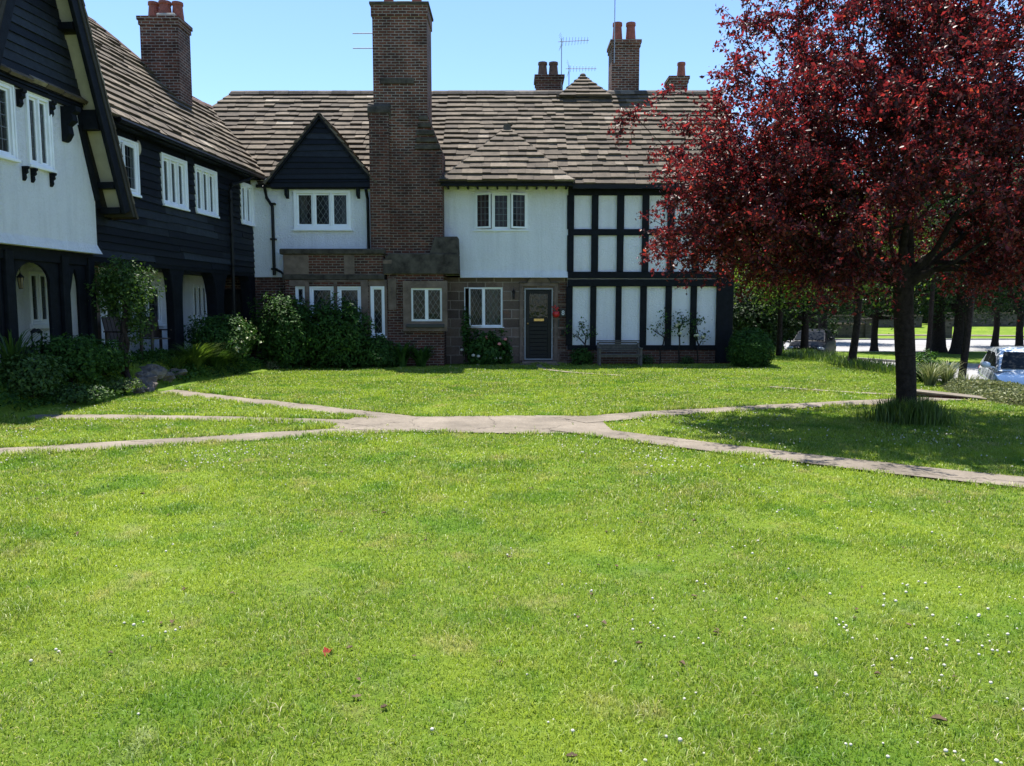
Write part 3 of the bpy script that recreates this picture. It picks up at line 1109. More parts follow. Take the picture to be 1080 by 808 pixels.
mb.build('coping', M['sootstone'], bc, bevel=0.035)
for a, b, c, d in BH:
    window(bc, FM, a, b, c, d, n=0.9, lights=1, lead='diamond', fw=0.06, cw=0.05, sill=0, curtain=[(0.45, 0.8, 'curtain')])
window(bc, FM, *BH2, n=0.9, lights=1, lead='diamond', fw=0.05, cw=0.03, sill=0)
sq = MB()     # stone dressings round the bay lights
sq.box(FM, -5.87, -5.75, 0.9, 0.975, 0.8, 2.4); sq.box(FM, -5.05, -4.96, 0.9, 0.975, 0.8, 2.4); sq.box(FM, -4.28, -4.08, 0.9, 0.975, 0.8, 2.4)
sq.box(FM, -6.3, -5.87, 0.9, 0.975, 2.27, 2.44); sq.box(FM, -5.87, -4.08, 0.9, 0.976, 2.401, 2.44)
sq.build('stone_dressing', M['ashlar'], bc, bevel=0.008)
# canted right cheek of the bay with its own tall light
mb = MB()
CH = (-4.02, -3.62, 0.85, 2.27)
wall(mb, FM, -4.059, -3.56, 0, 2.45, [CH], n=0.93)
mb.build('bay_cheek', M['ashlar'], bc)
window(bc, FM, *CH, n=0.9, lights=1, lead='diamond', fw=0.05, cw=0.04, sill=0.04)

# chimney breast, weathered offsets, stack
cb = MB()
cb.wbox(-3.56, -1.96, 22.2, 24.6, 0.0, 2.62)
cb.build('chimney_base', M['brick'], bc)
mb = MB()
mb.box(FM, -3.54, -3.3, 0.79, 0.825, 1.6, 2.5)
mb.build('quoin', M['ashlar'], bc, bevel=0.008)
ch = MB()
ch.wbox(-3.98, -1.98, 22.36, 24.4, 2.6, 6.1)
chb = ch.build('chimney_breast', M['brick'], bc)
m = MB()
m.wbox(-4.02, -3.46, 22.29, 23.4, 3.1, 7.2)
m.build('chimney_flue', M['brick'], bc)
m = MB()      # rounded stone cap on the narrow flue
m.tube([(-4.06, 22.52, 7.18), (-3.42, 22.52, 7.18)], 0.25, 14)
m.wbox(-4.05, -3.43, 22.27, 23.3, 7.1, 7.22)
m.build('flue_cap', M['sootstone'], bc, bevel=0.02)
m = MB()      # sloping stone offsets above the ground floor
m.hexa([(-3.98, 22.12, 2.62), (-1.52, 22.12, 2.62), (-1.52, 22.9, 2.62), (-3.98, 22.9, 2.62), (-3.5, 22.16, 3.2), (-1.53, 22.16, 3.2), (-1.53, 22.9, 3.2), (-3.5, 22.9, 3.2)])
m.hexa([(-2.35, 22.2, 3.2), (-1.53, 22.2, 3.2), (-1.53, 22.9, 3.2), (-2.35, 22.9, 3.2), (-2.2, 22.25, 3.68), (-1.55, 22.25, 3.68), (-1.55, 22.9, 3.68), (-2.2, 22.9, 3.68)])
m.build('stone_offset', M['sootstone'], bc, bevel=0.02)
m = MB()
m.wbox(-3.95, -3.4, 22.14, 22.4, 2.601, 3.02)
m.build('offset_block', M['ashlar'], bc, bevel=0.02)
m = MB()      # main stack
m.wbox(-3.9, -2.38, 22.4, 23.6, 6.1, 9.75)
stk = m.build('chimney_stack', M['brickstack'], bc)
m = MB()
m.hexa([(-2.38, 22.42, 6.1), (-1.99, 22.42, 6.1), (-1.99, 23.9, 6.1), (-2.38, 23.9, 6.1), (-2.381, 22.42, 7.05), (-2.37, 22.42, 7.05), (-2.37, 23.9, 7.05), (-2.381, 23.9, 7.05)])
m.build('shoulder', M['brick'], bc)
m = MB()
for i in range(5):   # stepped stones on the shoulder
    z = 6.1 + i * 0.2
    m.wbox(-2.75 + i * 0.03, -2.03 - i * 0.085, 22.33, 22.43, z + 0.02, z + 0.15)
m.build('stepped_stone', M['sootstone'], bc, bevel=0.015)
m = MB()
m.wbox(-3.93, -2.35, 22.37, 23.63, 9.75, 10.05)
m.build('stack_head', M['brickstack'], stk)
m = MB()
m.wbox(-3.97, -2.31, 22.33, 23.67, 10.05, 10.13)
m.build('oversailing_course', M['sootstone'], stk, bevel=0.015)
m = MB(); m.wbox(-3.7, -2.75, 22.36, 22.41, 7.92, 8.08)
m.build('stone_band', M['sootstone'], stk, bevel=0.015)
m = MB()
m.wbox(-3.3, -2.85, 22.8, 23.2, 10.13, 10.33)
m.build('flaunching', M['kerb'], stk, bevel=0.05)
for x in (-3.52, -2.72):
    m = MB()
    m.lathe((x, 23.0, 10.13), [(0.17, 0), (0.15, 0.08), (0.13, 0.5), (0.155, 0.55), (0.15, 0.62), (0.11, 0.62)], 16)
    m.build('chimney_pot', M['pot'], stk, smooth=False)

# ground floor window in the chimney base
CW = (-2.87, -1.99, 1.28, 2.22)
mb = MB()
wall(mb, FM, -3.1, -1.84, 1.0, 2.42, [CW], n=0.93, depth=0.13, ends=0.14)
mb.build('window_surround', M['ashlar'], bc)
m = MB(); m.poly([FM.P(-2.9, 0.805, 1.25), FM.P(-1.95, 0.805, 1.25), FM.P(-1.95, 0.805, 2.25), FM.P(-2.9, 0.805, 2.25)]); m.build('room_dark', M['timber'], bc)  # black sheet painted for the darkness indoors, no room behind it
window(bc, FM, *CW, n=0.90, lights=2, lead='diamond', fw=0.03, cw=0.024, sill=0, proud=-0.02)
m = MB()
m.box(FM, -3.0, -1.92, 0.7, 0.99, 1.10, 1.20)
m.build('window_ledge', M['slatesign'], bc, bevel=0.01)

dp = MB()
pipe(dp, [(-7.02, 22.3, 5.1), (-7.02, 22.42, 4.95), (-7.02, 22.5, 4.8), (-6.86, 22.5, 4.55), (-6.86, 22.5, 2.6)])
for z in (4.6, 3.6, 2.75): dp.box(FM, -6.94, -6.78, 0.41, 0.55, z, z + 0.05)
pipe(dp, [(-6.86, 22.5, 2.8), (-6.6, 22.3, 2.68), (-6.5, 22.2, 2.6)], 0.035)
dp.build('downpipe', M['iron'], bc)
dp = MB()
pipe(dp, [(-4.12, 22.2, 5.0), (-4.12, 22.45, 4.75), (-4.12, 22.48, 3.3)])
dp.build('downpipe', M['iron'], bc)
m = MB()
m.box(FM, -7.3, -6.85, 0.45, 0.57, 5.08, 5.16)
m.build('gutter', M['iron'], bc)

# ---- white roughcast cottage, number 8
X0, X1 = -2.08, 1.64
rc = empty('roughcast_cottage', (0, 23, 0), 'white roughcast cottage over a sandstone ground floor with hipped slate roof and black door', 'house')
shell(rc, X0, X1)
main_roof(rc, [(X0, 0), (X1, 0), (X1, SL), (X0, SL)])
mb = MB()
UW = (-1.10, 0.46, 3.93, 5.02)
wall(mb, FM, X0 - 0.05, X1, 2.62, 5.3, [UW], n=0.03)
mb.build('upper_wall', M['white'], rc)
m = MB()      # flared foot of the roughcast
m.hexa([FM.P(-1.52, 0.12, 2.55), FM.P(X1, 0.12, 2.55), FM.P(X1, -0.2, 2.55), FM.P(-1.52, -0.2, 2.55),
        FM.P(-1.52, 0.032, 2.76), FM.P(X1, 0.032, 2.76), FM.P(X1, -0.2, 2.76), FM.P(-1.52, -0.2, 2.76)])
m.build('wall_flare', M['white'], rc)
window(rc, FM, *UW, n=0.03, lights=3, lead='square', cw=0.05, fw=0.04, sill=0.03, proud=0.0, open_={0: ('L', 0.32), 2: ('R', 0.28)},
       curtain=[(0.02, 0.24, 'curtainp'), (0.4, 0.6, 'curtainp'), (0.78, 0.98, 'curtainp')])
mb = MB()
SW = (-1.42, -0.28, 1.10, 2.27)
DW = (0.37, 1.21, 0.10, 2.24)
wall(mb, FM, -1.96, X1, 0, 2.56, [SW, DW], n=-0.06, depth=0.22)
mb.build('stone_wall', M['stone'], rc)
m = MB()
for z in np.arange(0.1, 2.3, 0.34):
    m.box(FM, 1.34 + 0.08 * (int(z * 10) % 2), X1 + 0.01, -0.3, -0.045, z, z + 0.28)
m.build('brick_quoin', M['brickred'], rc)
window(rc, FM, *SW, n=-0.1, lights=2, lead='diamond', fw=0.028, cw=0.026, sill=0.03, open_={0: ('R', 0.75)}, curtain=[(0.58, 0.9, 'curtain')])
# moulded doorway with an ogee crest
m = MB()
n0, n1 = -0.1, -0.02
m.box(FM, 0.22, 0.33, n0, n1, 0.1, 2.36); m.box(FM, 1.25, 1.36, n0, n1, 0.1, 2.36)
cx = 0.79
crest = [(0.22, 2.36), (1.36, 2.36), (1.36, 2.42), (1.12, 2.42), (1.06, 2.47), (1.0, 2.54)]
m.prism(FM, [(0.22, 2.30), (1.36, 2.30), (1.36, 2.40), (0.22, 2.40)], n0, n1 + 0.003)
arch = [(cx + 0.33 * math.cos(t), 2.401 + 0.19 * math.sin(t)) for t in np.linspace(0, math.pi, 12)]
m.prism(FM, arch, n0, n1 + 0.001)
m.build('door_surround', M['ashlar'], rc, bevel=0.012)
hood = MB()
line = [(0.2, 2.405), (0.44, 2.405)] + [(cx - 0.35 * math.cos(t), 2.415 + 0.2 * math.sin(t)) for t in np.linspace(0, math.pi, 12)] + [(1.14, 2.405), (1.38, 2.405)]
hood.tube([FM.P(u, 0.0, z) for u, z in line], 0.018, 6)
hood.build('hood_mould', M['sootstone'], rc)
m = MB()
for a, b, c, d in ((0.37, 0.405, 0.12, 2.24), (1.175, 1.21, 0.12, 2.24), (0.405, 1.175, 2.205, 2.24), (0.405, 1.175, 0.12, 0.15)):
    m.box(FM, a, b, -0.16, -0.04, c, d)
m.build('door_frame', M['doorframe'], rc, bevel=0.006)
dr = MB()
dr.box(FM, 0.406, 0.52, -0.15, -0.09, 0.151, 2.204); dr.box(FM, 1.06, 1.174, -0.15, -0.09, 0.151, 2.204)
dr.box(FM, 0.52, 1.06, -0.15, -0.09, 2.08, 2.19); dr.box(FM, 0.52, 1.06, -0.15, -0.09, 1.22, 1.38)
for i in range(9): dr.box(FM, 0.52, 1.06, -0.15, -0.105 - 0.004 * (i % 2), 0.17 + i * 0.117, 0.17 + (i + 1) * 0.117 - 0.008)
door = dr.build('door', M['door'], rc, bevel=0.005)
m = MB(); m.poly([FM.P(0.52, -0.11, 1.38), FM.P(1.06, -0.11, 1.38), FM.P(1.06, -0.11, 2.08), FM.P(0.52, -0.11, 2.08)])
m.build('pane', M['darkglass'], door)
m = MB(); lattice(m, lambda d, z: FM.P(0.52 + d, -0.105, 1.38 + z), 0.54, 0.70, 'diamond')
m.build('lead_lattice', M['lead'], door)
m = MB(); m.box(FM, 0.65, 0.95, -0.09, -0.075, 1.27, 1.345); m.build('letter_plate', M['brass'], door, bevel=0.004)
m = MB(); m.ball(FM.P(0.47, -0.06, 1.2), 0.028, 10); m.build('door_knob', M['brass'], door, smooth=True)
for (u, z, a, b) in ((0.62, 1.93, 0.05, 0.10), (0.79, 2.0, 0.06, 0.07), (1.0, 1.98, 0.07, 0.08), (0.96, 1.87, 0.05, 0.11), (0.66, 1.65, 0.08, 0.08), (0.63, 2.03, 0.05, 0.03)):
    m = MB(); m.prism(FM, [(u + a * math.cos(t) * (1 + 0.25 * math.cos(3 * t)), z + b * math.sin(t)) for t in np.linspace(0, 2 * math.pi, 10)[:-1]], -0.128, -0.118)
    m.build('glass_ornament', M['came'], door)
m = MB(); m.wbox(0.3, 1.3, 22.5, 23.05, 0, 0.1); m.wbox(0.22, 1.38, 22.2, 22.499, -0.02, 0.035)
m.build('door_step', M['ashlar'], rc, bevel=0.015)

# hipped roof over the roughcast front
hx0, hx1, hy, hz = -2.05, 1.75, 22.22, 5.22
hc = (hx0 + hx1) / 2
hw_ = (hx1 - hx0) / 2
hp = MB()
L = math.hypot(hw_, hw_)
slates(hp, (0, hy, hz), (1, 0, 0), (0, 1, 1), [(hx0, 0), (hx1, 0), (hc + 0.08, L - 0.1), (hc - 0.08, L - 0.1)], jag=0.02)
slates(hp, (hx1, hy, hz), (0, 1, 0), (-1, 0, 1), [(0, 0), (0.4, 0), (2.2, L), (hw_, L)])
slates(hp, (hx0, hy + 3, hz), (0, -1, 0), (1, 0, 1), [(2.6, 0), (3.0, 0), (3 - hw_, L), (0.8, L)])
hr = hp.build('hipped_roof', M['slate'], rc)
m = MB()
sheet(m, [(hx0, hy, hz), (hx1, hy, hz), (hc, hy + hw_, hz + hw_)])
sheet(m, [(hx1, hy, hz), (hx1, hy + 0.4, hz), (hc, hy + hw_ + 0.4, hz + hw_), (hc, hy + hw_, hz + hw_)])
sheet(m, [(hx0, hy + 0.4, hz), (hx0, hy, hz), (hc, hy + hw_, hz + hw_), (hc, hy + hw_ + 0.4, hz + hw_)])
m.poly([(hx0, hy, hz - 0.04), (hx0, hy + 0.9, hz - 0.04), (hx1, hy + 0.9, hz - 0.04), (hx1, hy, hz - 0.04)])
m.build('underlay', M['roofbase'], hr)
m = MB(); m.tube([(hc, hy + hw_ - 0.12, hz + hw_ - 0.02), (hc, hy + hw_ + 0.6, hz + hw_ - 0.02)], 0.12, 10)
m.build('hip_cap', M['ridge'], hr)
m = MB()
m.box(FM, hx0 + 0.03, hx1 - 0.03, 0.70, 0.73, 5.1, 5.2)
m.build('fascia', M['timber'], rc)
for i in range(13):
    m = MB(); x = hx0 + 0.2 + i * 0.285
    m.box(FM, x - 0.025, x + 0.025, 0.031, 0.64, 5.10, 5.17)
    m.build('rafter_foot', M['timber'], rc)

# ---- half timbered cottage
X0, X1 = 1.64, 6.46
hcg = empty('half_timbered_cottage', (4, 23, 0), 'black and white half timbered cottage behind the red-leaved tree with brick plinth', 'house')
shell(hcg, X0, X1, right=True)
main_roof(hcg, [(X0, 0), (X1 + 0.35, 0), (X1 + 0.35, SL), (X0, SL)])
mb = MB()
wall(mb, FM, X0, X1, 0.42, 5.3, n=0.0)
mb.build('plaster_panel', M['panel'], hcg)
mb = MB()
wall(mb, FM, X0, X1 + 0.02, 0, 0.42, n=0.05)
mb.build('brick_plinth', M['brickred'], hcg)
tm = MB()
nf = 0.075
beams = [(0.421, 0.56), (2.29, 2.50), (2.53, 2.72), (3.78, 3.96), (4.93, 5.28)]
for a, b in beams: tm.box(FM, X0 + 0.002, X1, -0.02, nf + (0.03 if a in (2.53, 2.29) else 0), a, b)
tm.build('horizontal_beam', M['timber'], hcg, bevel=0.008)
posts_up = [1.71, 2.43, 3.17, 3.91, 4.65, 5.39]
posts_lo = [1.70, 2.40, 3.145, 3.89, 4.63, 5.37]
for k, (lst, a, b) in enumerate(((posts_up, 2.721, 4.929), (posts_lo, 0.561, 2.289))):
    for x in lst:
        m = MB(); w = 0.10 if k == 0 else 0.09
        j = random.uniform(-0.012, 0.012)
        if k == 0:
            m.box(FM, x - w + j, x + w, -0.02, nf - 0.004, a, 3.779); m.box(FM, x - w, x + w + j, -0.02, nf - 0.004, 3.961, b)
        else:
            m.box(FM, x - w + j, x + w, -0.02, nf - 0.004, a, b)
        m.build('post', M['timber'], hcg, bevel=0.008)
m = MB(); m.box(FM, X1 - 0.42, X1 + 0.06, -0.3, 0.12, 0.05, 5.2)
m.build('corner_post', M['timber'], hcg, bevel=0.01)
m = MB(); m.box(FM, X0 + 0.1, X1 + 0.35, 0.42, 0.50, 5.06, 5.17); m.build('gutter', M['iron'], hcg)
# small pyramid roof rising behind the ridge
py = MB()
c, b, hz0, a = Vector((2.35, 26.5, 0)), 0.84, 8.46, 1.02
for U, V, o in (((1, 0, 0), (0, 1, 1.05), (c.x - b, c.y - b, hz0)), ((0, 1, 0), (-1, 0, 1.05), (c.x + b, c.y - b, hz0)), ((0, -1, 0), (1, 0, 1.05), (c.x - b, c.y + b, hz0)), ((-1, 0, 0), (0, -1, 1.05), (c.x + b, c.y + b, hz0))):
    Ls = math.hypot(b, b * 1.05)
    slates(py, o, U, V, [(0, 0), (2 * b, 0), (b, Ls)], course=0.2)
pr = py.build('pyramid_roof', M['slate'], hcg)
m = MB(); m.ball((c.x, c.y, hz0 + b * 1.05), (0.11, 0.11, 0.08), 10); m.build('finial_cap', M['ridge'], pr)
m = MB(); m.poly([(c.x - b, c.y - b, hz0 - .03), (c.x + b, c.y - b, hz0 - .03), (c.x, c.y, hz0 + b)]); m.poly([(c.x + b, c.y - b, hz0 - .03), (c.x + b, c.y + b, hz0 - .03), (c.x, c.y, hz0 + b)])
m.poly([(c.x - b, c.y + b, hz0 - .03), (c.x - b, c.y - b, hz0 - .03), (c.x, c.y, hz0 + b)])
m.build('underlay', M['roofbase'], pr)


def stack(root, x0, x1, y0, y1, z0, z1, pots, pot_h=0.6, pot_mat='pot', brick='brickstack', label=None):
    m = MB(); m.wbox(x0, x1, y0, y1, z0, z1 - 0.22)
    s = m.build('chimney', M[brick], root)
    m = MB()
    m.wbox(x0 - 0.03, x1 + 0.03, y0 - 0.03, y1 + 0.03, z1 - 0.22, z1 - 0.1); m.wbox(x0 - 0.06, x1 + 0.06, y0 - 0.06, y1 + 0.06, z1 - 0.1, z1)
    m.build('cap_course', M[brick], s)
    for x, y, r in pots:
        m = MB()
        m.lathe((x, y, z1), [(r * 1.25, 0), (r * 1.15, 0.06), (r * 0.92, pot_h * 0.8), (r * 1.08, pot_h * 0.86), (r * 1.05, pot_h), (r * 0.75, pot_h)], 14)
        m.build('chimney_pot', M[pot_mat], s)
    return s


stack(hcg, 3.26, 4.16, 26.1, 27.0, 8.0, 10.36, [(3.48, 26.5, 0.15), (3.92, 26.5, 0.15)], 0.66)
stack(hcg, 0.82, 1.72, 27.0, 27.8, 7.0, 9.52, [(1.05, 27.4, 0.15), (1.42, 27.4, 0.15)], 0.52, 'potdark', 'brick')
stack(hcg, 5.28, 5.86, 26.6, 27.3, 7.5, 9.36, [(5.72, 27.0, 0.13)], 0.55)

# ------------------------------------------------------------------ LEFT WING
def corbel(root, F, u, n, zt, proj, h, w=0.06, name='corbel'):
    prof = [(0, 0), (proj, 0), (proj, -h * 0.14), (proj * 0.72, -h * 0.22), (proj * 0.8, -h * 0.42), (proj * 0.42, -h * 0.55), (proj * 0.5, -h * 0.78), (proj * 0.28, -h * 0.95), (proj * 0.12, -h), (0, -h)]
    m = MB()
    k = len(prof)
    b = len(m.v)
    for s in (-w / 2, w / 2):
        m.v += [tuple(F.P(u + s, n + a, zt + z)) for a, z in prof]
    m.f.append(tuple(range(b, b + k))); m.f.append(tuple(range(b + 2 * k - 1, b + k - 1, -1))); m.r += [.5, .5]
    for i in range(k):
        j = (i + 1) % k
        m.f.append((b + i, b + k + i, b + k + j, b + j)); m.r.append(.5)
    return m.build(name, M['timber'], root)


# ---- weatherboarded cottage
wc = empty('weatherboarded_cottage', FW.P(8, 0, 0.5), 'long black weatherboarded cottage with four white windows over a shaded white ground floor', 'house')
WIN = [(5.36, 5.98, 4.05, 5.11), (6.98, 8.0, 4.01, 5.10), (8.48, 9.50, 4.02, 5.11), (10.98, 11.66, 4.03, 5.10)]
mb = MB()
boards(mb, FW, 4.33, 12.02, 2.66, 5.42, [(a - 0.05, b + 0.05, c - 0.05, d + 0.05) for a, b, c, d in WIN], n=0.0)
bd = mb.build('weatherboarding', M['board'], wc)
mb = MB()
wall(mb, FW, 4.33, 12.0, 2.63, 5.45, WIN, n=-0.012, depth=0.14)
mb.build('backing', M['timber'], bd)
for i, wdw in enumerate(WIN):
    window(wc, FW, *wdw, n=0.0, lights=(1, 3, 3, 2)[i], lead='square', fw=0.055, cw=0.045, proud=0.045, trim=0.05, sill=0.05,
           open_={0: ('R', 0.12)} if i == 0 else None, curtain=[(0.0, 0.3, 'curtain'), (0.36, 0.64, 'curtain'), (0.7, 1.0, 'curtain')] if i else [(0.05, 0.5, 'curtain')])
mb = MB()
for z in np.arange(2.70, 5.4, 0.17):
    mb.box(FW, 12.0, 12.06, -0.01, 0.05, z, z + 0.15)
mb.build('corner_board', M['board'], wc)
m = MB(); m.box(FW, 4.33, 12.0, -1.25, 0.02, 2.55, 2.645); m.build('jetty_beam', M['timber'], wc)
RWIN = [(6.5, 8.8, 1.25, 2.22), (10.42, 11.22, 1.35, 2.31)]
mb = MB()
wall(mb, FW, 5.86, 11.75, 0.35, 2.6, RWIN, n=-1.2)
mb.build('recessed_wall', M['white'], wc)
for i, wdw in enumerate(RWIN):
    window(wc, FW, *wdw, n=-1.2, lights=(4, 3)[i], lead='square', fw=0.05, cw=0.045, sill=0.06, curtain=[(0, 0.2, 'curtain')])
m = MB(); wall(m, FW, 5.6, 5.858, 0.35, 2.6, n=-0.88, ends=0.6); m.build('stone_pier', M['ashlar'], wc)


def brace_post(root, u, w_bot, w_top, z0=0.4, z1=2.56, n0=-0.3, n1=0.0, left=True, right=True):
    zs = 1.55
    pts_r = [(u + w_bot / 2, z0), (u + w_bot / 2, zs)] + [(u + w_bot / 2 + (w_top - w_bot) / 2 * (1 - math.cos(t)) if right else u + w_bot / 2, zs + (z1 - zs) * math.sin(t)) for t in np.linspace(0.2, math.pi / 2, 6)]
    pts_l = [(u - w_bot / 2 - (w_top - w_bot) / 2 * (1 - math.cos(t)) if left else u - w_bot / 2, zs + (z1 - zs) * math.sin(t)) for t in np.linspace(math.pi / 2, 0.2, 6)] + [(u - w_bot / 2, zs), (u - w_bot / 2, z0)]
    m = MB(); m.prism(FW, pts_r + pts_l, n0, n1)
    return m.build('timber_post', M['timber'], root, bevel=0.012)


brace_post(wc, 7.50, 0.40, 0.74, n0=-0.2)
brace_post(wc, 9.62, 0.36, 1.05)
brace_post(wc, 11.75, 0.45, 1.0, right=False)
# roof of the wing
EAVE_N, EAVE_Z = 0.30, 5.44
USL = (FW.P(0, -1, 0) - FW.P(0, 0, 0)) + Vector((0, 0, 1.04))
USL.normalize()
O = FW.P(0, EAVE_N, EAVE_Z)
UW_ = Vector((*FW.u, 0))
NR = UW_.cross(USL)


def slope_hit(x, y):
    d = Vector(ray(x, y)); o = Vector((0, 0, EYE))
    t = (O - o).dot(NR) / d.dot(NR)
    q = o + d * t - O
    return (q.dot(UW_), q.dot(USL))


edge = [slope_hit(*p) for p in ((96, 22), (125, 45), (150, 66), (197, 103), (221, 113))]
val = slope_hit(283, 189)
wr = MB()
top0 = edge[0]
outline = [(-4.0, 0), (val[0], 0.0), (edge[4][0], edge[4][1]), (edge[3][0], edge[3][1]), (edge[2][0], edge[2][1]), (edge[1][0], edge[1][1]), (top0[0], top0[1]), (-4.0, top0[1] + 0.02)]
slates(wr, O, UW_, USL, outline, course=0.27)
roof = wr.build('roof', M['slate'], wc)
ub = MB()
sheet(ub, [O + UW_ * a + USL * b for a, b in outline])
tops = [O + UW_ * a + USL * b for a, b in [(-4.0, top0[1])] + edge]
for p, q in zip(tops, tops[1:]):
    ub.poly([q, p, FW.P(0, 0, 0) * 0 + Vector((p.x - 3.6, p.y + 0.36, 5.2)), Vector((q.x - 3.6, q.y + 0.36, 5.2))])
ub.build('underlay', M['roofbase'], roof)
rm = MB()
for p, q in zip(tops, tops[1:]): ridge_row(rm, p + Vector((0, 0, 0.02)), q + Vector((0, 0, 0.02)), 0.11)
rm.build('ridge', M['potdark'], roof)
m = MB()
m.poly([FW.P(-4, -6.3, 0), FW.P(12, -6.3, 0), FW.P(12, -6.3, 5.4), FW.P(-4, -6.3, 5.4)])
m.poly([FW.P(-4, -2.8, 0.3), FW.P(12, -2.8, 0.3), FW.P(12, -2.8, 5.4), FW.P(-4, -2.8, 5.4)])
m.poly([FW.P(-4, -6.3, 0), FW.P(-4, -1.2, 0), FW.P(-4, 0, 2.6), FW.P(-4, 0, 5.4), FW.P(-4, -3.2, 8.8), FW.P(-4, -6.3, 5.4)])
m.build('rear_wall', M['plaster_dark'], wc)
gt = MB()
a, b = FW.P(4.9, EAVE_N + 0.06, EAVE_Z - 0.06), FW.P(12.2, EAVE_N + 0.06, EAVE_Z - 0.09)
gt.tube([a, b], 0.055, 8)
gt.build('gutter', M['iron'], wc)
m = MB(); m.box(FW, 4.9, 12.1, 0.02, 0.29, 5.30, 5.35); m.build('soffit', M['timber'], wc)
dp = MB()
pipe(dp, [FW.P(11.2, 0.34, 5.36), FW.P(10.9, 0.30, 5.2), FW.P(10.25, 0.10, 4.95), FW.P(10.2, 0.09, 4.8), FW.P(10.2, 0.09, 0.6)], 0.042)
for z in (4.5, 3.6, 2.75): dp.box(FW, 10.13, 10.27, 0.03, 0.14, z, z + 0.05)
dp.build('downpipe', M['iron'], wc)
# wing chimney
m = MB(); p0, p1 = FW.P(10.1, -4.05, 0), FW.P(11.05, -2.95, 0)
sx0, sx1, sy0, sy1 = -11.55, -10.2, 21.45, 22.4
cs = at(147, 20, 21.5).x, at(187, 20, 21.5).x
stackw = stack(wc, cs[0], cs[1], 21.5, 22.3, 6.0, 9.42, [(cs[0] + 0.22, 21.9, 0.14), (cs[0] + 0.55, 21.85, 0.16), (cs[0] + 0.87, 21.9, 0.14)], 0.5)
m = MB(); m.wbox(cs[0] + 0.4, cs[0] + 0.9, 21.6, 21.8, 9.45, 9.56); m.build('flaunching', M['kerb'], stackw, bevel=0.04)
# dark glazed porch door under the jetty
mb = MB()
PD = (-8.55, -7.85, 0.35, 2.2)
wall(mb, FM, -9.3, -7.55, 0, 2.6, [PD], n=0.3)
mb.build('porch_wall', M['brick'], wc)
m = MB()
m.box(FM, -8.55, -8.45, 0.2, 0.27, 0.35, 2.2); m.box(FM, -7.95, -7.85, 0.2, 0.27, 0.35, 2.2); m.box(FM, -8.45, -7.95, 0.2, 0.27, 2.05, 2.2); m.box(FM, -8.45, -7.95, 0.2, 0.27, 0.35, 1.2)
pdoor = m.build('porch_door', M['timber'], wc)
m = MB(); m.poly([FM.P(-8.45, 0.23, 1.2), FM.P(-7.95, 0.23, 1.2), FM.P(-7.95, 0.23, 2.05), FM.P(-8.45, 0.23, 2.05)]); m.build('pane', M['darkglass'], pdoor)

# ---- gabled cottage nearest the camera on the left
gc = empty('gabled_cottage', FW.P(2.66, 0, 0.5), 'white roughcast cottage with a steep black boarded gable over a dark timber arcade', 'house')
GC = 2.66


def ghalf(z): return 2.2 - (z - 3.59) / 2.65


GWIN = [(1.02, 2.24, 4.10, 5.27), (2.58, 3.13, 4.08, 5.28)]
mb = MB()
wall(mb, FW, 1.4, 3.92, 2.74, 5.36, GWIN, n=0.15)
for s in (-1, 1):
    q = [(GC + s * 1.26, 2.74), (GC + s * 1.66, 2.74), (GC + s * 1.66, 3.8), (GC + s * 1.26, 5.2)]
    if s < 0: q = q[::-1]
    mb.poly([FW.P(u, 0.15, z) for u, z in q])
mb.poly([FW.P(4.32, 0.15, 2.74), FW.P(4.32, -0.1, 2.74), FW.P(4.32, -0.1, 3.9), FW.P(4.32, 0.15, 3.8)])
mb.build('upper_wall', M['white'], gc)
m = MB()
m.hexa([FW.P(0.9, 0.23, 2.685), FW.P(4.36, 0.23, 2.685), FW.P(4.36, -0.1, 2.685), FW.P(0.9, -0.1, 2.685), FW.P(0.9, 0.152, 2.86), FW.P(4.32, 0.152, 2.86), FW.P(4.32, -0.1, 2.86), FW.P(0.9, -0.1, 2.86)])
m.build('wall_flare', M['white'], gc)
window(gc, FW, *GWIN[1], n=0.15, lights=2, lead='square', fw=0.05, cw=0.04, proud=0.03, trim=0.035, sill=0.05, curtain=[(0, 0.5, 'curtain'), (0.55, 1, 'curtain')])
window(gc, FW, 1.42, *GWIN[0][1:], n=0.15, lights=2, lead='square', fw=0.05, cw=0.04, proud=0.03, trim=0.035, sill=0.05, curtain=[(0, 0.4, 'curtain'), (0.55, 1, 'curtain')])
for u in (2.42, 2.62, 3.09, 1.5): corbel(gc, FW, u, 0.15, 4.02, 0.11, 0.24, 0.05)
gb = MB()
boards(gb, FW, 0, 5, 5.36, 9.1, n=0.22, pitch=0.16, clip=lambda z: (GC - ghalf(z) + 0.2, GC + ghalf(z) - 0.2))
gbo = gb.build('gable_boarding', M['board'], gc)
m = MB()
m.poly([FW.P(GC - ghalf(5.3) + .2, 0.21, 5.3), FW.P(GC + ghalf(5.3) - .2, 0.21, 5.3), FW.P(GC, 0.21, 9.1)])
m.box(FW, GC - 1.3, GC + 1.3, 0.13, 0.235, 5.30, 5.358)
m.build('backing', M['timber'], gbo)
for u, pj, h in ((1.6, 0.14, 0.28), (2.40, 0.14, 0.28), (3.16, 0.12, 0.26), (3.52, 0.3, 0.62)): corbel(gc, FW, u, 0.15, 5.27, pj, h, 0.09 if h < .5 else 0.14)
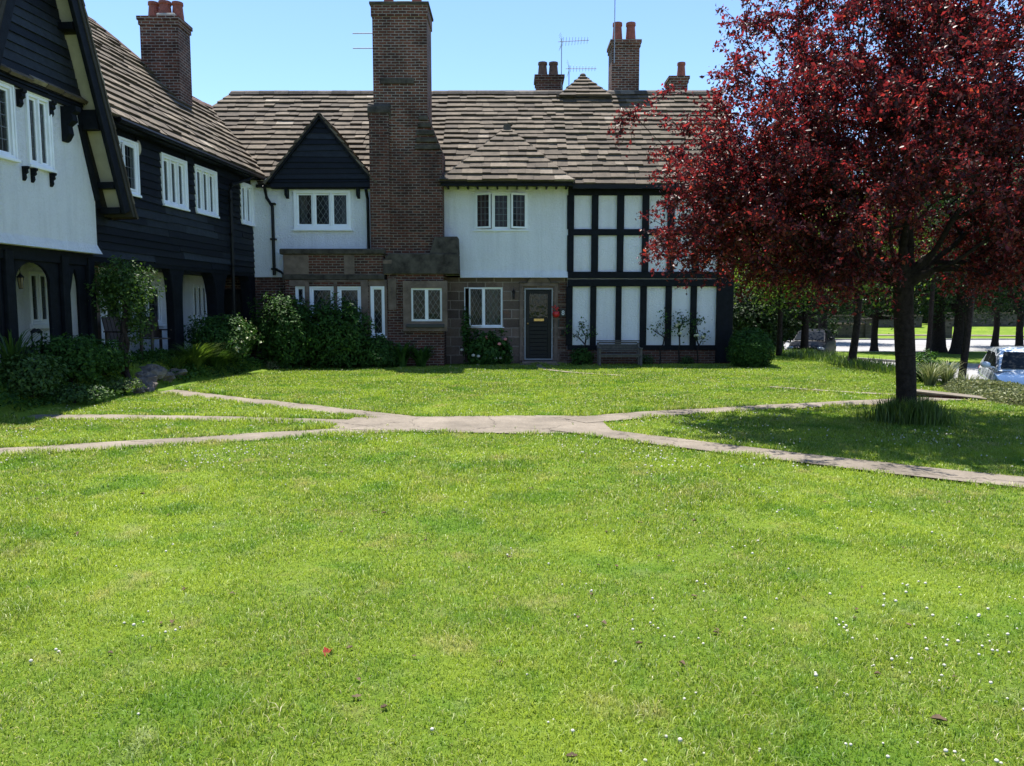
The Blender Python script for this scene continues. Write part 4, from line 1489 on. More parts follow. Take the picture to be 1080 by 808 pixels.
for s in (-1, 1):
    m = MB(); m.bar(FW, (GC + s * (ghalf(3.52) - 0.25), 3.52), (GC + s * 0.03, 8.83), 0.21, 0.54, 0.62)
    m.build('bargeboard', M['timber'], gc, bevel=0.01)
    m = MB(); m.bar(FW, (GC + s * 1.70, 3.72), (GC + s * 1.30, 5.06), 0.11, 0.15, 0.21)
    m.build('wall_rake', M['timber'], gc)
    # cream boarded soffit panels between the purlin ends
    zs = [3.62, 3.98, 4.06, 5.0, 5.35, 6.55, 6.75, 8.3]
    for za, zb in zip(zs[::2], zs[1::2]):
        m = MB()
        q = [FW.P(GC + s * (ghalf(za) - 0.16), 0.16, za), FW.P(GC + s * (ghalf(za) - 0.16), 0.52, za), FW.P(GC + s * (ghalf(zb) - 0.16), 0.52, zb), FW.P(GC + s * (ghalf(zb) - 0.16), 0.16, zb)]
        m.poly(q if s > 0 else q[::-1])
        m.build('soffit_panel', M['cream'], gc)
    for z in (3.56, 4.02, 5.15, 6.65):
        m = MB(); u = GC + s * (ghalf(z) - 0.24)
        m.box(FW, u - 0.09, u + 0.07, 0.1, 0.515, z - (0.18 if z > 5 and z < 6 else 0.07), z + (0.16 if z > 5 and z < 6 else 0.05))
        m.build('purlin_end', M['timber'], gc)
    d = (FW.P(-s * 2.65 ** -1, 0, 1) - FW.P(0, 0, 0)).normalized()
    foot = FW.P(GC + s * ghalf(3.45), 0.64, 3.45)
    L = (9.42 - 3.45) / d.z
    m = MB()
    back = 5.5
    if s > 0:
        slates(m, foot, -Vector((*FW.n, 0)), d, [(0, 0), (0.75, 0), (back, 2.2), (back, L), (0, L)], th=0.024)
    else:
        slates(m, foot - Vector((*FW.n, 0)) * back, Vector((*FW.n, 0)), d, [(0, 2.2), (back - 0.75, 0), (back, 0), (back, L), (0, L)], th=0.024)
    gr_ = m.build('gable_roof', M['slate'], gc)
    m = MB()
    off = Vector((*FW.u, 0)) * (-s * 0.05)
    q = [foot + off, foot + off - Vector((*FW.n, 0)) * 0.75, foot + off - Vector((*FW.n, 0)) * back + d * 2.2, foot + off - Vector((*FW.n, 0)) * back + d * L, foot + off + d * L]
    m.poly(q)
    m.poly([p - Vector((*FW.u, 0)) * (s * 0.09) for p in q])
    f0 = foot + Vector((*FW.n, 0)) * -0.01
    m.poly([f0, f0 + d * L, f0 + d * L - Vector((*FW.u, 0)) * (s * 0.14), f0 - Vector((*FW.u, 0)) * (s * 0.14)])
    m.build('underlay', M['roofbase'], gr_)
m = MB(); ridge_row(m, FW.P(GC, 0.66, 9.42), FW.P(GC, -4.5, 9.42), 0.1); m.build('gable_ridge', M['ridge'], gc)
# wall continuing out of the picture on the left
m = MB(); boards(m, FW, -4.0, 0.95, 2.66, 5.42, n=0.0); m.build('side_boarding', M['board'], gc)
m = MB(); wall(m, FW, -4.0, 0.97, 2.6, 5.45, n=-0.012); m.box(FW, -4, 4.3, -1.25, 0.0, 2.6, 2.684); m.build('backing', M['timber'], gc)
AWIN = (4.16, 4.72, 1.32, 2.36)
m = MB(); wall(m, FW, -4.0, 5.86, 0.35, 2.6, [AWIN], n=-1.2); m.build('recessed_wall', M['white'], gc)
window(gc, FW, *AWIN, n=-1.2, lights=2, lead='square', fw=0.05, cw=0.04, sill=0.09)
# timber arcade with arched openings
ar = MB()
ar.box(FW, -0.2, 4.33, -0.16, 0.05, 2.46, 2.684)
arcade = ar.build('arcade_rail', M['timber'], gc)


def arch(u0, u1, zs, zt, z_rail=2.461):
    m = MB()
    c, r = (u0 + u1) / 2, (u1 - u0) / 2
    ts = np.linspace(math.pi, 0, 15)
    for t0, t1 in zip(ts, ts[1:]):
        a, b = (c + r * math.cos(t0), zs + (zt - zs) * math.sin(t0)), (c + r * math.cos(t1), zs + (zt - zs) * math.sin(t1))
        m.prism(FW, [a, b, (b[0], z_rail), (a[0], z_rail)], -0.06, -0.002)
    m.build('arch_brace', M['timber'], gc)


for u0, u1, nn in ((1.93, 2.30, 0.0), (3.14, 3.63, -0.004), (3.93, 4.33, 0.0), (0.2, 0.55, 0)):
    m = MB(); m.box(FW, u0, u1, -0.07, nn, 0.4, 2.459); m.build('timber_post', M['timber'], gc, bevel=0.01)
for u in (2.08, 3.47, 4.22):
    m = MB(); m.box(FW, u - 0.09, u + 0.09, 0.001, 0.09, 0.4, 2.6); m.build('timber_pilaster', M['timber'], gc, bevel=0.015)
arch(2.30, 3.14, 2.08, 2.43); arch(3.63, 3.93, 1.9, 2.40); arch(0.55, 1.93, 1.9, 2.43)
m = MB()
m.prism(FW, [(3.63, 1.3), (3.68, 1.9), (3.82, 2.4), (3.63, 2.4)], -0.05, -0.006)
m.build('curved_brace', M['timber'], gc)

# ------------------------------------------------------------------ small things on the houses
def lantern(c, label, yellow=True):
    t = empty('lantern', c, label, 'lantern', 'lanterns by the house doors')
    t.scale = (0.62, 0.62, 0.75)
    x, y, z = c
    m = MB(); m.lathe((x, y, z + 0.24), [(0.09, 0), (0.1, 0.02), (0.03, 0.09), (0.012, 0.14)], 8); m.build('cap', M['iron'], t)
    m = MB()
    for i in range(4):
        a = math.pi / 4 + i * math.pi / 2
        m.tube([(x + 0.075 * math.cos(a), y + 0.075 * math.sin(a), z + 0.24), (x + 0.05 * math.cos(a), y + 0.05 * math.sin(a), z)], 0.008, 5)
    m.lathe((x, y, z - 0.02), [(0.05, 0), (0.055, 0.02)], 8)
    m.tube([(x, y, z + 0.36), (x, y, z + 0.48)], 0.008, 5)
    m.build('frame', M['iron'], t)
    m = MB(); m.lathe((x, y, z), [(0.045, 0), (0.068, 0.24)], 8); m.build('glass', M['lampglass'] if yellow else M['glass'], t)
    return t


lantern(tuple(FW.P(2.66, -0.2, 1.98)), 'small lantern hanging in the arched opening of the white gabled cottage')
lantern(tuple(FW.P(3.5, -1.1, 1.86)), 'wall lantern left of the tall window inside the arcade')
lantern(tuple(FM.P(0.05, 0.06, 1.94)), 'black wall lantern on the sandstone left of the black door', False)
o = at(145, 156, FW.P(6.1, 0.1, 5).y)
m = MB(); m.ball((o.x, o.y, o.z), (0.07, 0.1, 0.17), 14)  # oval body of the wall light, gives no light itself
bl = m.build('wall_light', M['cream'], smooth=True)
tag(bl, 'cream oval wall light high on the black weatherboarding beside the first window', 'alarm box')

sg = MB(); sg.box(FM, 1.43, 1.60, -0.044, -0.02, 1.40, 1.62)
sgo = sg.build('house_number_sign', M['slatesign'], bevel=0.006)
tag(sgo, 'small dark square house sign with white number 8 beside the door', 'house sign')
cu = bpy.data.curves.new('digit', 'FONT'); cu.body = '8'; cu.size = 0.19; cu.extrude = 0.003; cu.align_x = 'CENTER'; cu.align_y = 'CENTER'
tmp = link(bpy.data.objects.new('digit_outline', cu))
bpy.context.view_layer.update()
dme = bpy.data.meshes.new_from_object(tmp.evaluated_get(bpy.context.evaluated_depsgraph_get()))
bpy.data.objects.remove(tmp)
dme.materials.clear(); dme.materials.append(M['paint'])
dg = link(bpy.data.objects.new('digit', dme)); dg.parent = sgo
dg.location = FM.P(1.515, -0.015, 1.51) - W[sgo]; dg.rotation_euler = (math.pi / 2, 0, 0)
# red hangings beside the door
t = empty('wall_planter', FM.P(1.40 - 0.1, 0.02, 1.38), 'red rounded planter hung on the stone between black door and house sign', 'planter')
m = MB(); m.lathe(tuple(FM.P(1.30, 0.04, 1.38)), [(0.05, 0), (0.10, 0.05), (0.11, 0.12), (0.09, 0.17), (0.07, 0.18)], 12); m.build('pot', M['red'], t, smooth=True)
m = MB()
for i in range(14): m.ball(FM.P(1.30 + random.gauss(0, 0.045), 0.05 + random.gauss(0, 0.03), 1.66 + random.gauss(0, 0.06)), 0.022, 6)
m.build('flower', M['red'], t)
m = MB(); m.tube([FM.P(1.30, 0.04, 1.55), FM.P(1.295, 0.04, 1.68)], 0.006, 5); m.build('stem', M['iron'], t)
m = MB(); m.box(FM, 1.24, 1.40, -0.055, -0.035, 1.10, 1.32); lb = m.build('notice_plate', M['slatesign'], bevel=0.004)
tag(lb, 'plain dark square plate fixed on the stone below the red planter', 'plate')
m = MB(); m.box(FM, 1.46, 1.55, -0.045, 0.01, 0.86, 1.02); m.box(FM, 1.475, 1.535, 0.01, 0.018, 0.93, 0.99); lb = m.build('key_box', M['iron'], bevel=0.01)
tag(lb, 'little black box fixed low on the brick edge right of the door', 'key box')


def aerial(base, h, boom_dir, boom_len, n_el, tilt, label, el=0.22):
    t = empty('television_aerial', base, label, 'aerial')
    b = Vector(base)
    m = MB(); m.tube([b, b + Vector((0, 0, h))], 0.016, 6); m.build('mast', M['alu'], t)
    if n_el:
        top = b + Vector((0, 0, h - 0.1))
        d = Vector((math.cos(boom_dir) * math.cos(tilt), math.sin(boom_dir) * math.cos(tilt), math.sin(tilt)))
        m = MB(); m.tube([top - d * 0.12, top + d * boom_len], 0.011, 6); m.build('boom', M['alu'], t)
        side = d.cross(Vector((0, 0, 1))).normalized()
        m = MB()
        for i in range(n_el):
            p = top + d * (boom_len * (i + 0.5) / n_el)
            e = el * (1 - 0.3 * i / n_el)
            q = (side * 0.6 + Vector((0, 0, 0.8))).normalized() * e / 2
            m.tube([p - q, p + q], 0.006, 5)
        m.build('element_array', M['alu'], t)
        m = MB()
        for k in (-1, 1):
            for j in range(4):
                p = top + Vector((0, 0, k * 0.06 * (j + 1))) - d * 0.02 * j
                m.tube([p - side * 0.16, p + side * 0.16], 0.006, 5)
        m.build('reflector', M['alu'], t)
    return t


aerial(tuple(at(592, 94, 27)), 1.65, 0.15, 0.95, 9, 0.10, 'tall television aerial on a mast left of the little pyramid roof', 0.3)
aerial(tuple(at(600, 92, 27.6)), 0.72, 0.0, 0.95, 9, 0.0, 'low television aerial just behind the tip of the pyramid roof', 0.22)
t = aerial((3.33, 26.05, 9.6), 2.3, 0, 0, 0, 0, 'thin bare mast strapped to the tall stack with two red pots')
t = empty('aerial_arm', (-3.93, 22.8, 9.2), 'two thin horizontal rods sticking out left of the tall front chimney', 'aerial')
for z in (9.46, 9.05):
    m = MB(); m.tube([(-3.9, 22.8, z - 0.03), (-4.55, 22.9, z)], 0.014, 6); m.build('rod', M['alu'], t)

# garden bench
t = empty('garden_bench', (3.1, 22.45, 0), 'weathered grey wooden slatted bench against the half timbered wall', 'bench')
t.scale = (1, 1, 0.8)
bx0, bx1 = 2.48, 3.72
for x in (bx0, bx1 - 0.06):
    m = MB(); m.wbox(x, x + 0.06, 22.02, 22.08, 0, 0.62); m.build('leg', M['oldwood'], t, bevel=0.006)
    m = MB(); m.hexa([(x, 22.44, 0), (x + 0.06, 22.44, 0), (x + 0.06, 22.5, 0), (x, 22.5, 0), (x, 22.56, 0.82), (x + 0.06, 22.56, 0.82), (x + 0.06, 22.62, 0.82), (x, 22.62, 0.82)]); m.build('leg', M['oldwood'], t, bevel=0.006)
    m = MB(); m.wbox(x - 0.01, x + 0.07, 21.98, 22.54, 0.62, 0.655); m.build('armrest', M['oldwood'], t, bevel=0.006)
m = MB()
for i in range(5): m.wbox(bx0 + 0.061, bx1 - 0.061, 22.0 + i * 0.09, 22.075 + i * 0.09, 0.40, 0.425)
m.wbox(bx0 + 0.061, bx1 - 0.061, 22.03, 22.06, 0.32, 0.399)
m.build('seat', M['oldwood'], t)
m = MB()
for i in range(5):
    z = 0.47 + i * 0.078; y = 22.46 + 0.14 * (z - 0.4) / 0.4
    m.wbox(bx0 + 0.061, bx1 - 0.061, y + 0.015, y + 0.035, z, z + 0.058)
m.wbox(bx0 - 0.01, bx1 + 0.01, 22.575, 22.615, 0.86, 0.90)
m.build('backrest', M['oldwood'], t)


def garden_chair(loc, rz, label):
    t = empty('garden_chair', (0, 0, 0), label, 'chair', 'dark chairs under the jetty')
    for x in (-0.26, 0.22):
        m = MB(); m.wbox(x, x + 0.05, -0.26, -0.21, 0, 0.6); m.build('leg', M['darkwood'], t)
        m = MB(); m.wbox(x, x + 0.05, 0.2, 0.25, 0, 0.6); m.build('leg', M['darkwood'], t)
        m = MB(); m.wbox(x - 0.02, x + 0.07, -0.3, 0.27, 0.6, 0.63); m.build('armrest', M['darkwood'], t)
    m = MB()
    for i in range(6): m.wbox(-0.21, 0.21, -0.26 + i * 0.08, -0.19 + i * 0.08, 0.4, 0.425)
    m.build('seat', M['darkwood'], t)
    m = MB()
    for i in range(5): m.hexa([(-0.24 + i * 0.098, 0.2, 0.43), (-0.155 + i * 0.098, 0.2, 0.43), (-0.155 + i * 0.098, 0.225, 0.43), (-0.24 + i * 0.098, 0.225, 0.43), (-0.24 + i * 0.098, 0.33, 0.93), (-0.155 + i * 0.098, 0.33, 0.93), (-0.155 + i * 0.098, 0.355, 0.93), (-0.24 + i * 0.098, 0.355, 0.93)])
    m.build('backrest', M['darkwood'], t)
    t.location = loc; t.rotation_euler = (0, 0, rz)
    return t


p = FW.P(7.25, -0.45, 0.52); garden_chair(p, R(55), 'dark wooden garden chair beside the broad timber post, right of the climber')
p = FW.P(5.75, -0.3, 0.52); garden_chair(p, R(70), 'dark garden chair half hidden behind the climbing shrub stem, near the spade')
# spade leaning on the pier
t = empty('garden_spade', FW.P(5.25, 0.1, 0.52), 'long handled spade leaning upright by the stone pier', 'spade')
a = FW.P(5.2, 0.12, 0.75); b = FW.P(5.3, -0.1, 1.42)
m = MB(); m.tube([a, b], 0.018, 7); m.build('shaft', M['oldwood'], t)
m = MB(); m.hexa([FW.P(5.1, 0.16, 0.52), FW.P(5.28, 0.16, 0.52), FW.P(5.28, 0.14, 0.52), FW.P(5.1, 0.14, 0.52), FW.P(5.1, 0.12, 0.82), FW.P(5.28, 0.12, 0.82), FW.P(5.28, 0.10, 0.82), FW.P(5.1, 0.10, 0.82)]); m.build('blade', M['alu'], t)
m = MB(); m.tube([b + Vector((0, -0.07, 0.08)), b + Vector((0, 0.07, 0.08))], 0.016, 7); m.tube([b, b + Vector((0, -0.07, 0.08))], 0.012, 6); m.tube([b, b + Vector((0, 0.07, 0.08))], 0.012, 6); m.build('handle', M['oldwood'], t)


def neck_ornament(u, n, flip, label):
    t = empty('garden_ornament', FW.P(u, n, 0.5), label, 'ornament', 'dark bird ornaments in the arcade')
    B = FW.P(u, n, 0.55)
    ux = Vector((*FW.u, 0)) * flip
    m = MB(); m.ball(B + Vector((0, 0, 0.28)), (0.13, 0.2, 0.13), 10); m.build('body', M['iron'], t, smooth=True)
    pts = [B + ux * 0.14 + Vector((0, 0, 0.3)), B + ux * 0.2 + Vector((0, 0, 0.42)), B + ux * 0.16 + Vector((0, 0, 0.55)), B + ux * 0.18 + Vector((0, 0, 0.66)), B + ux * 0.25 + Vector((0, 0, 0.68))]
    m = MB(); m.tube(pts, [0.045, 0.03, 0.025, 0.03, 0.035], 7); m.ball(pts[-1], 0.045, 8); m.build('neck', M['iron'], t, smooth=True)
    m = MB(); m.tube([pts[-1] + ux * 0.03, pts[-1] + ux * 0.14 - Vector((0, 0, 0.04))], [0.02, 0.004], 6); m.build('beak', M['iron'], t)
    m = MB(); m.tube([B + Vector((0, 0, 0.2)), B + Vector((0, 0, -0.05))], 0.012, 5); m.build('leg', M['iron'], t)


neck_ornament(2.44, -0.2, -1, 'dark long necked bird ornament facing left below the arcade lantern')
neck_ornament(2.75, -0.25, 1, 'dark long necked bird ornament facing right below the arcade window')
neck_ornament(3.08, -0.05, -1, 'dark bird ornament standing against the timber post of the arcade')

# low brick edging at the end of the right path
t = empty('brick_edging_wall', (7.9, 13.7, 0), 'low red brick edging wall behind the red-leaved tree trunk at the path end', 'wall')
m = MB(); a, b = Vector((7.32, 14.15)), Vector((8.35, 13.5))
FE = Frame(a.x, a.y, b.x - a.x, b.y - a.y); Le = (b - a).length
m.prism(FE, [(0, 0), (Le, 0), (Le, 0.03), (0, 0.10)], -0.34, 0.0); m.build('brickwork', M['brickred'], t)
m = MB()
m.hexa([FE.P(-0.03, 0.03, 0.101), FE.P(Le, 0.03, 0.031), FE.P(Le, -0.37, 0.031), FE.P(-0.03, -0.37, 0.101), FE.P(-0.03, 0.03, 0.135), FE.P(Le, 0.03, 0.05), FE.P(Le, -0.37, 0.05), FE.P(-0.03, -0.37, 0.135)])
m.build('coping', M['path'], t, bevel=0.008)


# ------------------------------------------------------------------ foliage tools
def leaf_quads(P, size, name, mat, parent, aspect=0.62, up=0.35, nrm=None, rnd=None, droop=0.0):
    """P (n,3) leaf positions; kite shaped leaves folded a little along the midrib"""
    n = len(P)
    if nrm is None:
        nrm = RNG.normal(size=(n, 3))
    nrm = nrm + np.array([0, 0, up]) + RNG.normal(size=(n, 3)) * 0.45
    nrm /= np.linalg.norm(nrm, axis=1)[:, None] + 1e-9
    d = RNG.normal(size=(n, 3)); d[:, 2] -= droop
    d -= nrm * (d * nrm).sum(1)[:, None]
    d /= np.linalg.norm(d, axis=1)[:, None] + 1e-9
    s = np.cross(nrm, d)
    L = (size * RNG.uniform(0.5, 1.45, n))[:, None]
    w = L * aspect * 0.5
    v = np.empty((n, 4, 3), np.float32)
    v[:, 0] = P - d * L * 0.5
    v[:, 1] = P + s * w + nrm * w * 0.35 - d * L * 0.05
    v[:, 2] = P + d * L * 0.5 - nrm * L * 0.08
    v[:, 3] = P - s * w + nrm * w * 0.35 - d * L * 0.05
    b = np.arange(n)[:, None] * 4
    f = np.concatenate([b + np.array([[0, 1, 2]]), b + np.array([[0, 2, 3]])])
    r = RNG.uniform(0, 1, n) if rnd is None else rnd
    return array_mesh(name, v.reshape(-1, 3), [f], np.concatenate([r, r]), mat, parent=parent)


def grow(tips, trunk, step=0.35, jitter=0.05, up=0.12, bal=0.55, limbs=()):
    """join every tip to the nearest suitable node of the growing skeleton"""
    pos = [np.array(p, float) for p in trunk]
    par = [-1] + list(range(len(trunk) - 1))
    plen = [0.0] * len(pos)
    top = pos[-1]
    ntr = len(pos)
    for lb in limbs:                 # main limbs rising from the fork
        prev = ntr - 1
        for q in lb:
            q = np.array(q, float) + RNG.normal(size=3) * 0.03
            plen.append(plen[prev] + float(np.linalg.norm(q - pos[prev])))
            pos.append(q); par.append(prev); prev = len(pos) - 1
    fork0 = max(0, int(len(trunk) * 0.55))
    order = np.argsort([np.linalg.norm(t - top) for t in tips])
    ends = []
    for k in order:
        t = np.array(tips[k], float)
        A = np.array(pos)
        dv = t - A
        dist = np.linalg.norm(dv, axis=1)
        out = np.linalg.norm(A[:, :2] - top[:2], axis=1)
        cost = dist + bal * np.array(plen) + 0.3 * np.maximum(0, A[:, 2] - t[2] + 0.1)
        cost[:fork0] += 50
        j = int(np.argmin(cost))
        a = pos[j]
        L = dist[j]
        m = max(1, int(L / step))
        prev = j
        for i in range(1, m + 1):
            f = i / m
            p = a + (t - a) * f
            p[2] += up * L * math.sin(math.pi * f) * 0.5
            if i < m: p = p + RNG.normal(size=3) * jitter
            plen.append(plen[prev] + L / m); pos.append(p); par.append(prev); prev = len(pos) - 1
        ends.append(prev)
    return np.array(pos), np.array(par), ends


def tree_wood(pos, par, ends, R0, rmin, expo, flare=1.5, sides=7, zbase=0.0):
    n = len(pos)
    cnt = np.zeros(n)
    for e in ends:
        j = e
        while j >= 0:
            cnt[j] += 1; j = par[j]
    rad = np.maximum(rmin, R0 * (cnt / cnt.max()) ** expo)
    rad *= 1 + (flare - 1) * np.exp(-np.maximum(pos[:, 2] - zbase, 0) / 0.22)
    mb = MB()
    for i in range(n):
        j = par[i]
        if j < 0: continue
        rj = min(rad[j], rad[i] * 1.35)
        k = sides if rad[i] > 0.03 else (5 if rad[i] > 0.012 else 3)
        if rad[i] > 0.12: k = 14
        if cnt[j] == cnt.max(): rj = rad[j]
        mb.tube([pos[j], pos[i]], [rj, rad[i]], k, caps=False)
    return mb


def crown_tips(c, rad, n, shell=0.55, flat=None, noise_amp=0.25, seed=0, lift=0.0):
    out = []
    while len(out) < n:
        d = RNG.normal(size=3); d /= np.linalg.norm(d)
        f = RNG.uniform(0, 1) ** shell
        bump_ = 1 + noise_amp * noise.noise(Vector(d * 2.2) + Vector((seed * 9.1, 0, 0))) + 0.7 * noise_amp * noise.noise(Vector(d * 6.5) + Vector((seed * 4.1, 3, 0)))
        p = np.array(c) + d * np.array(rad) * f * bump_
        if flat is not None and p[2] < flat + 0.35 * RNG.uniform() + lift * math.exp(-((p[0] - c[0]) ** 2 + (p[1] - c[1]) ** 2) / 3.2): continue
        out.append(p)
    return out


# ---- the red-leaved tree on the lawn
RT = (5.68, 11.05)
rt = empty('red_leaved_tree', (*RT, 0), 'large spreading tree with dark purple-red leaves and a thick dark trunk on the lawn', 'tree')
tr = [(RT[0], RT[1], -0.1), (RT[0], RT[1], 0.12), (RT[0] - 0.015, RT[1], 0.5), (RT[0] - 0.05, RT[1], 0.95), (RT[0] - 0.08, RT[1] + 0.02, 1.4), (RT[0] - 0.11, RT[1] + 0.02, 1.75), (RT[0] - 0.12, RT[1], 2.0)]
tips = crown_tips((5.3, 11.0, 3.45), (3.45, 2.75, 3.0), 760, shell=0.33, flat=2.05, noise_amp=0.26, seed=3, lift=1.5)
tips += crown_tips((5.9, 11.0, 4.8), (2.5, 2.0, 2.7), 290, shell=0.4, flat=3.2, noise_amp=0.25, seed=9)
tips += crown_tips((3.65, 10.9, 3.0), (1.5, 1.5, 1.15), 230, shell=0.45, flat=2.0, seed=5)
tips += crown_tips((7.3, 10.7, 2.75), (1.3, 1.9, 0.8), 70, shell=0.5, flat=1.95, seed=7)
tips += crown_tips((4.9, 11.5, 2.25), (0.9, 0.8, 0.35), 30, shell=0.5, flat=1.95, seed=18)
tips += crown_tips((6.5, 10.9, 2.15), (0.75, 0.9, 0.4), 34, shell=0.5, flat=1.8, seed=19)
tips += crown_tips((4.1, 10.3, 2.2), (0.9, 0.8, 0.4), 26, shell=0.5, flat=1.85, seed=8)
tips = [p for p in tips if not (math.hypot(p[0] - RT[0], p[1] - RT[1]) < 0.9 and p[2] < 2.9)]
FK = np.array(tr[-1])
LIMBS = []
for dx, dy, dz in ((-1.35, -0.2, 1.25), (-0.7, 0.7, 1.9), (-0.35, -0.6, 2.3), (0.25, 0.35, 2.6), (0.75, -0.55, 2.0), (1.25, 0.3, 1.35), (-1.0, 1.0, 0.9), (0.5, 1.2, 1.2)):
    e = np.array([dx, dy, dz])
    LIMBS.append([FK + e * f + np.array([dx, dy, 0]) * 0.25 * math.sin(math.pi * f) for f in (0.2, 0.4, 0.6, 0.8, 1.0)])
pos, par, ends = grow(tips, tr, 0.32, 0.045, bal=0.62, limbs=LIMBS)
mb = tree_wood(pos, par, ends, 0.134, 0.006, 0.48, 1.08)
E_ = np.array([pos[e] for e in ends])
D_ = np.array([pos[e] - pos[par[e]] for e in ends]); D_ /= np.linalg.norm(D_, axis=1)[:, None] + 1e-9
LP, LN = [], []
for e, d in zip(E_, D_):
    for j in range(int(RNG.integers(4, 7))):
        q = d * 0.7 + RNG.normal(size=3) * 0.65
        q /= np.linalg.norm(q)
        Ls = RNG.uniform(0.25, 0.55)
        o_ = e - d * RNG.uniform(0, 0.35)
        k = int(RNG.integers(20, 36))
        t = RNG.uniform(0.1, 1.0, k)[:, None]
        sag = np.array([0, 0, -0.16]) * t * t
        LP.append(o_ + q * Ls * t + sag + RNG.normal(size=(k, 3)) * 0.035)
        mb.tube([o_, o_ + q * Ls * 0.5 + np.array([0, 0, -0.03]), o_ + q * Ls + np.array([0, 0, -0.15])], [0.005, 0.004, 0.002], 3, caps=False)
mb.build('trunk', M['bark'], rt, smooth=True)
LP = np.concatenate(LP)
leaf_quads(LP, 0.055, 'crown', M['leafred'], rt, 0.6, up=0.45, droop=0.5)

# tall grass round its foot
n = 2600
a = RNG.uniform(0, 2 * np.pi, n); r = 0.13 + np.abs(RNG.normal(0, 0.17, n))
x, y = RT[0] + 0.03 + np.cos(a) * r * 1.15, RT[1] + np.sin(a) * r - 0.05
h = RNG.uniform(0.16, 0.44, n) * np.clip(1.25 - r, 0.3, 1)
gt_ = blades('grass_tuft', x, y, np.zeros(n), h, np.full(n, 0.012), h * RNG.uniform(0.05, 0.45, n), M['leafl'], 'long uncut grass tuft round the foot of the red-leaved tree', kind=None, cat='grass tuft')


# ---- background trees, a few individuals reused
def make_tree(name, h, rad, trunk_r, clear, ntips, per, size, mat, seed):
    t = empty(name, (0, 0, 0), 'tree', 'tree')
    trunk = [(0, 0, -0.2), (0.0, 0, 0.3), (0.03, 0, clear * 0.5), (0.0, 0.04, clear), (0.05, 0.0, clear * 1.4), (0.0, 0.0, clear * 1.4 + (h - clear) * 0.3)]
    tips = crown_tips((0, 0, clear + (h - clear) * 0.5), (rad, rad, (h - clear) * 0.55), ntips, shell=0.45, flat=clear * 0.62, noise_amp=0.6, seed=seed)
    tips = [p for p in tips if p[2] > clear * (0.68 + 0.75 * float(vnoise(np.array([p[0] * 0.9]), np.array([p[1] * 0.9]), 1.0, seed + 70)[0]))]
    pos, par, ends = grow(tips, trunk, 0.6, 0.1)
    tree_wood(pos, par, ends, trunk_r, 0.014, 0.45, 1.7, 6).build('trunk', M['bark'], t, smooth=True)
    E_ = np.array([pos[e] for e in ends])
    LP = np.concatenate([e + RNG.normal(size=(per, 3)) * np.array([0.42, 0.42, 0.32]) for e in E_])
    leaf_quads(LP, size, 'crown', mat, t, 0.7, up=0.5)
    return t


T = {}
M['leafbright'] = m_leaf('sunlit_tree_leaf', [(0, (0.06, 0.11, 0.018)), (0.5, (0.11, 0.18, 0.03)), (1, (0.17, 0.24, 0.05))], 0.5, (1.2, 1.2, 0.6), 0.5, 0.3)  # sun through the leaves put into a brighter leaf colour
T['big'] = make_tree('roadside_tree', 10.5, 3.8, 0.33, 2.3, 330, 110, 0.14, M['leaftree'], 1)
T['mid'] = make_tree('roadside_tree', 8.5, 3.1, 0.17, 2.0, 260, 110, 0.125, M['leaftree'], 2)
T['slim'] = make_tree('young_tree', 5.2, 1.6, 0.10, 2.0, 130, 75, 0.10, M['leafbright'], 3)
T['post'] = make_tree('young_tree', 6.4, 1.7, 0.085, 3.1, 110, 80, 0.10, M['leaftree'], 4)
tree_kids = {}
for c_ in bpy.data.objects:
    if c_.parent: tree_kids.setdefault(c_.parent, []).append(c_)
used = set()


def plant_tree(kind, px, Y, label, scale=1.0, group='trees along the road', z=None):
    X = (px - 540) / FOC * Y * 1.0
    zz = float(gz(X, Y)) if z is None else z
    src = T[kind]
    if kind not in used:
        used.add(kind); o = src
        o.location = (X, Y, zz); o.rotation_euler = (random.uniform(-.05, .05), random.uniform(-.06, .06), random.uniform(0, 6)); o.scale = (scale,) * 3
        o['label'] = label; o['group'] = group
    else:
        o = dup(src, (X, Y, zz), random.uniform(0, 6), (scale * random.uniform(.9, 1.1), scale * random.uniform(.9, 1.1), scale * random.uniform(.92, 1.1)), label, group, tree=tree_kids)
        o.rotation_euler = (random.uniform(-.06, .06), random.uniform(-.07, .07), o.rotation_euler[2])
    return o


plant_tree('slim', 899, 22.6, 'slender young tree with pale green leaves at the lawn edge left of the thick trunk', 1.0, 'young trees at the lawn edge')
plant_tree('mid', 822, 36.0, 'dark leaning tree beside the parked dark car near the house corner', 1.0)
plant_tree('mid', 848, 31.0, 'leafy tree in front of the parked dark car', 0.85)
plant_tree('mid', 922, 44.5, 'tree with straight thin trunk on the verge, right of the slender young tree', 1.05, z=-0.74)
plant_tree('post', 979, 35.5, 'thin sapling on the verge just right of the red-leaved tree trunk', 1.2, z=-0.74)
plant_tree('big', 990, 43, 'roadside tree with trunk flared widely at its foot', 1.0, z=-0.74)
plant_tree('big', 1011, 41.5, 'thickest roadside tree trunk, right of the flared one', 1.08, z=-0.74)
plant_tree('mid', 1049, 52, 'roadside tree with thin trunk left above the white car roof', 1.1, z=-0.85)
plant_tree('mid', 1075, 46, 'roadside tree with thin trunk rising behind the white car', 1.1, z=-0.74)
plant_tree('big', 775, 47, 'dark tree filling the gap just right of the house corner', 1.0)
plant_tree('big', 868, 58, 'dark roadside tree between the parked dark car and the slender young tree', 1.05)
plant_tree('post', 1014, 19.5, 'slim dark tree at the hedge, its stem left of the white car', 1.0, 'young trees at the lawn edge')
plant_tree('slim', 822, 27, 'bright leaved small tree right of the house corner above the round bush', 0.92, 'young trees at the lawn edge')
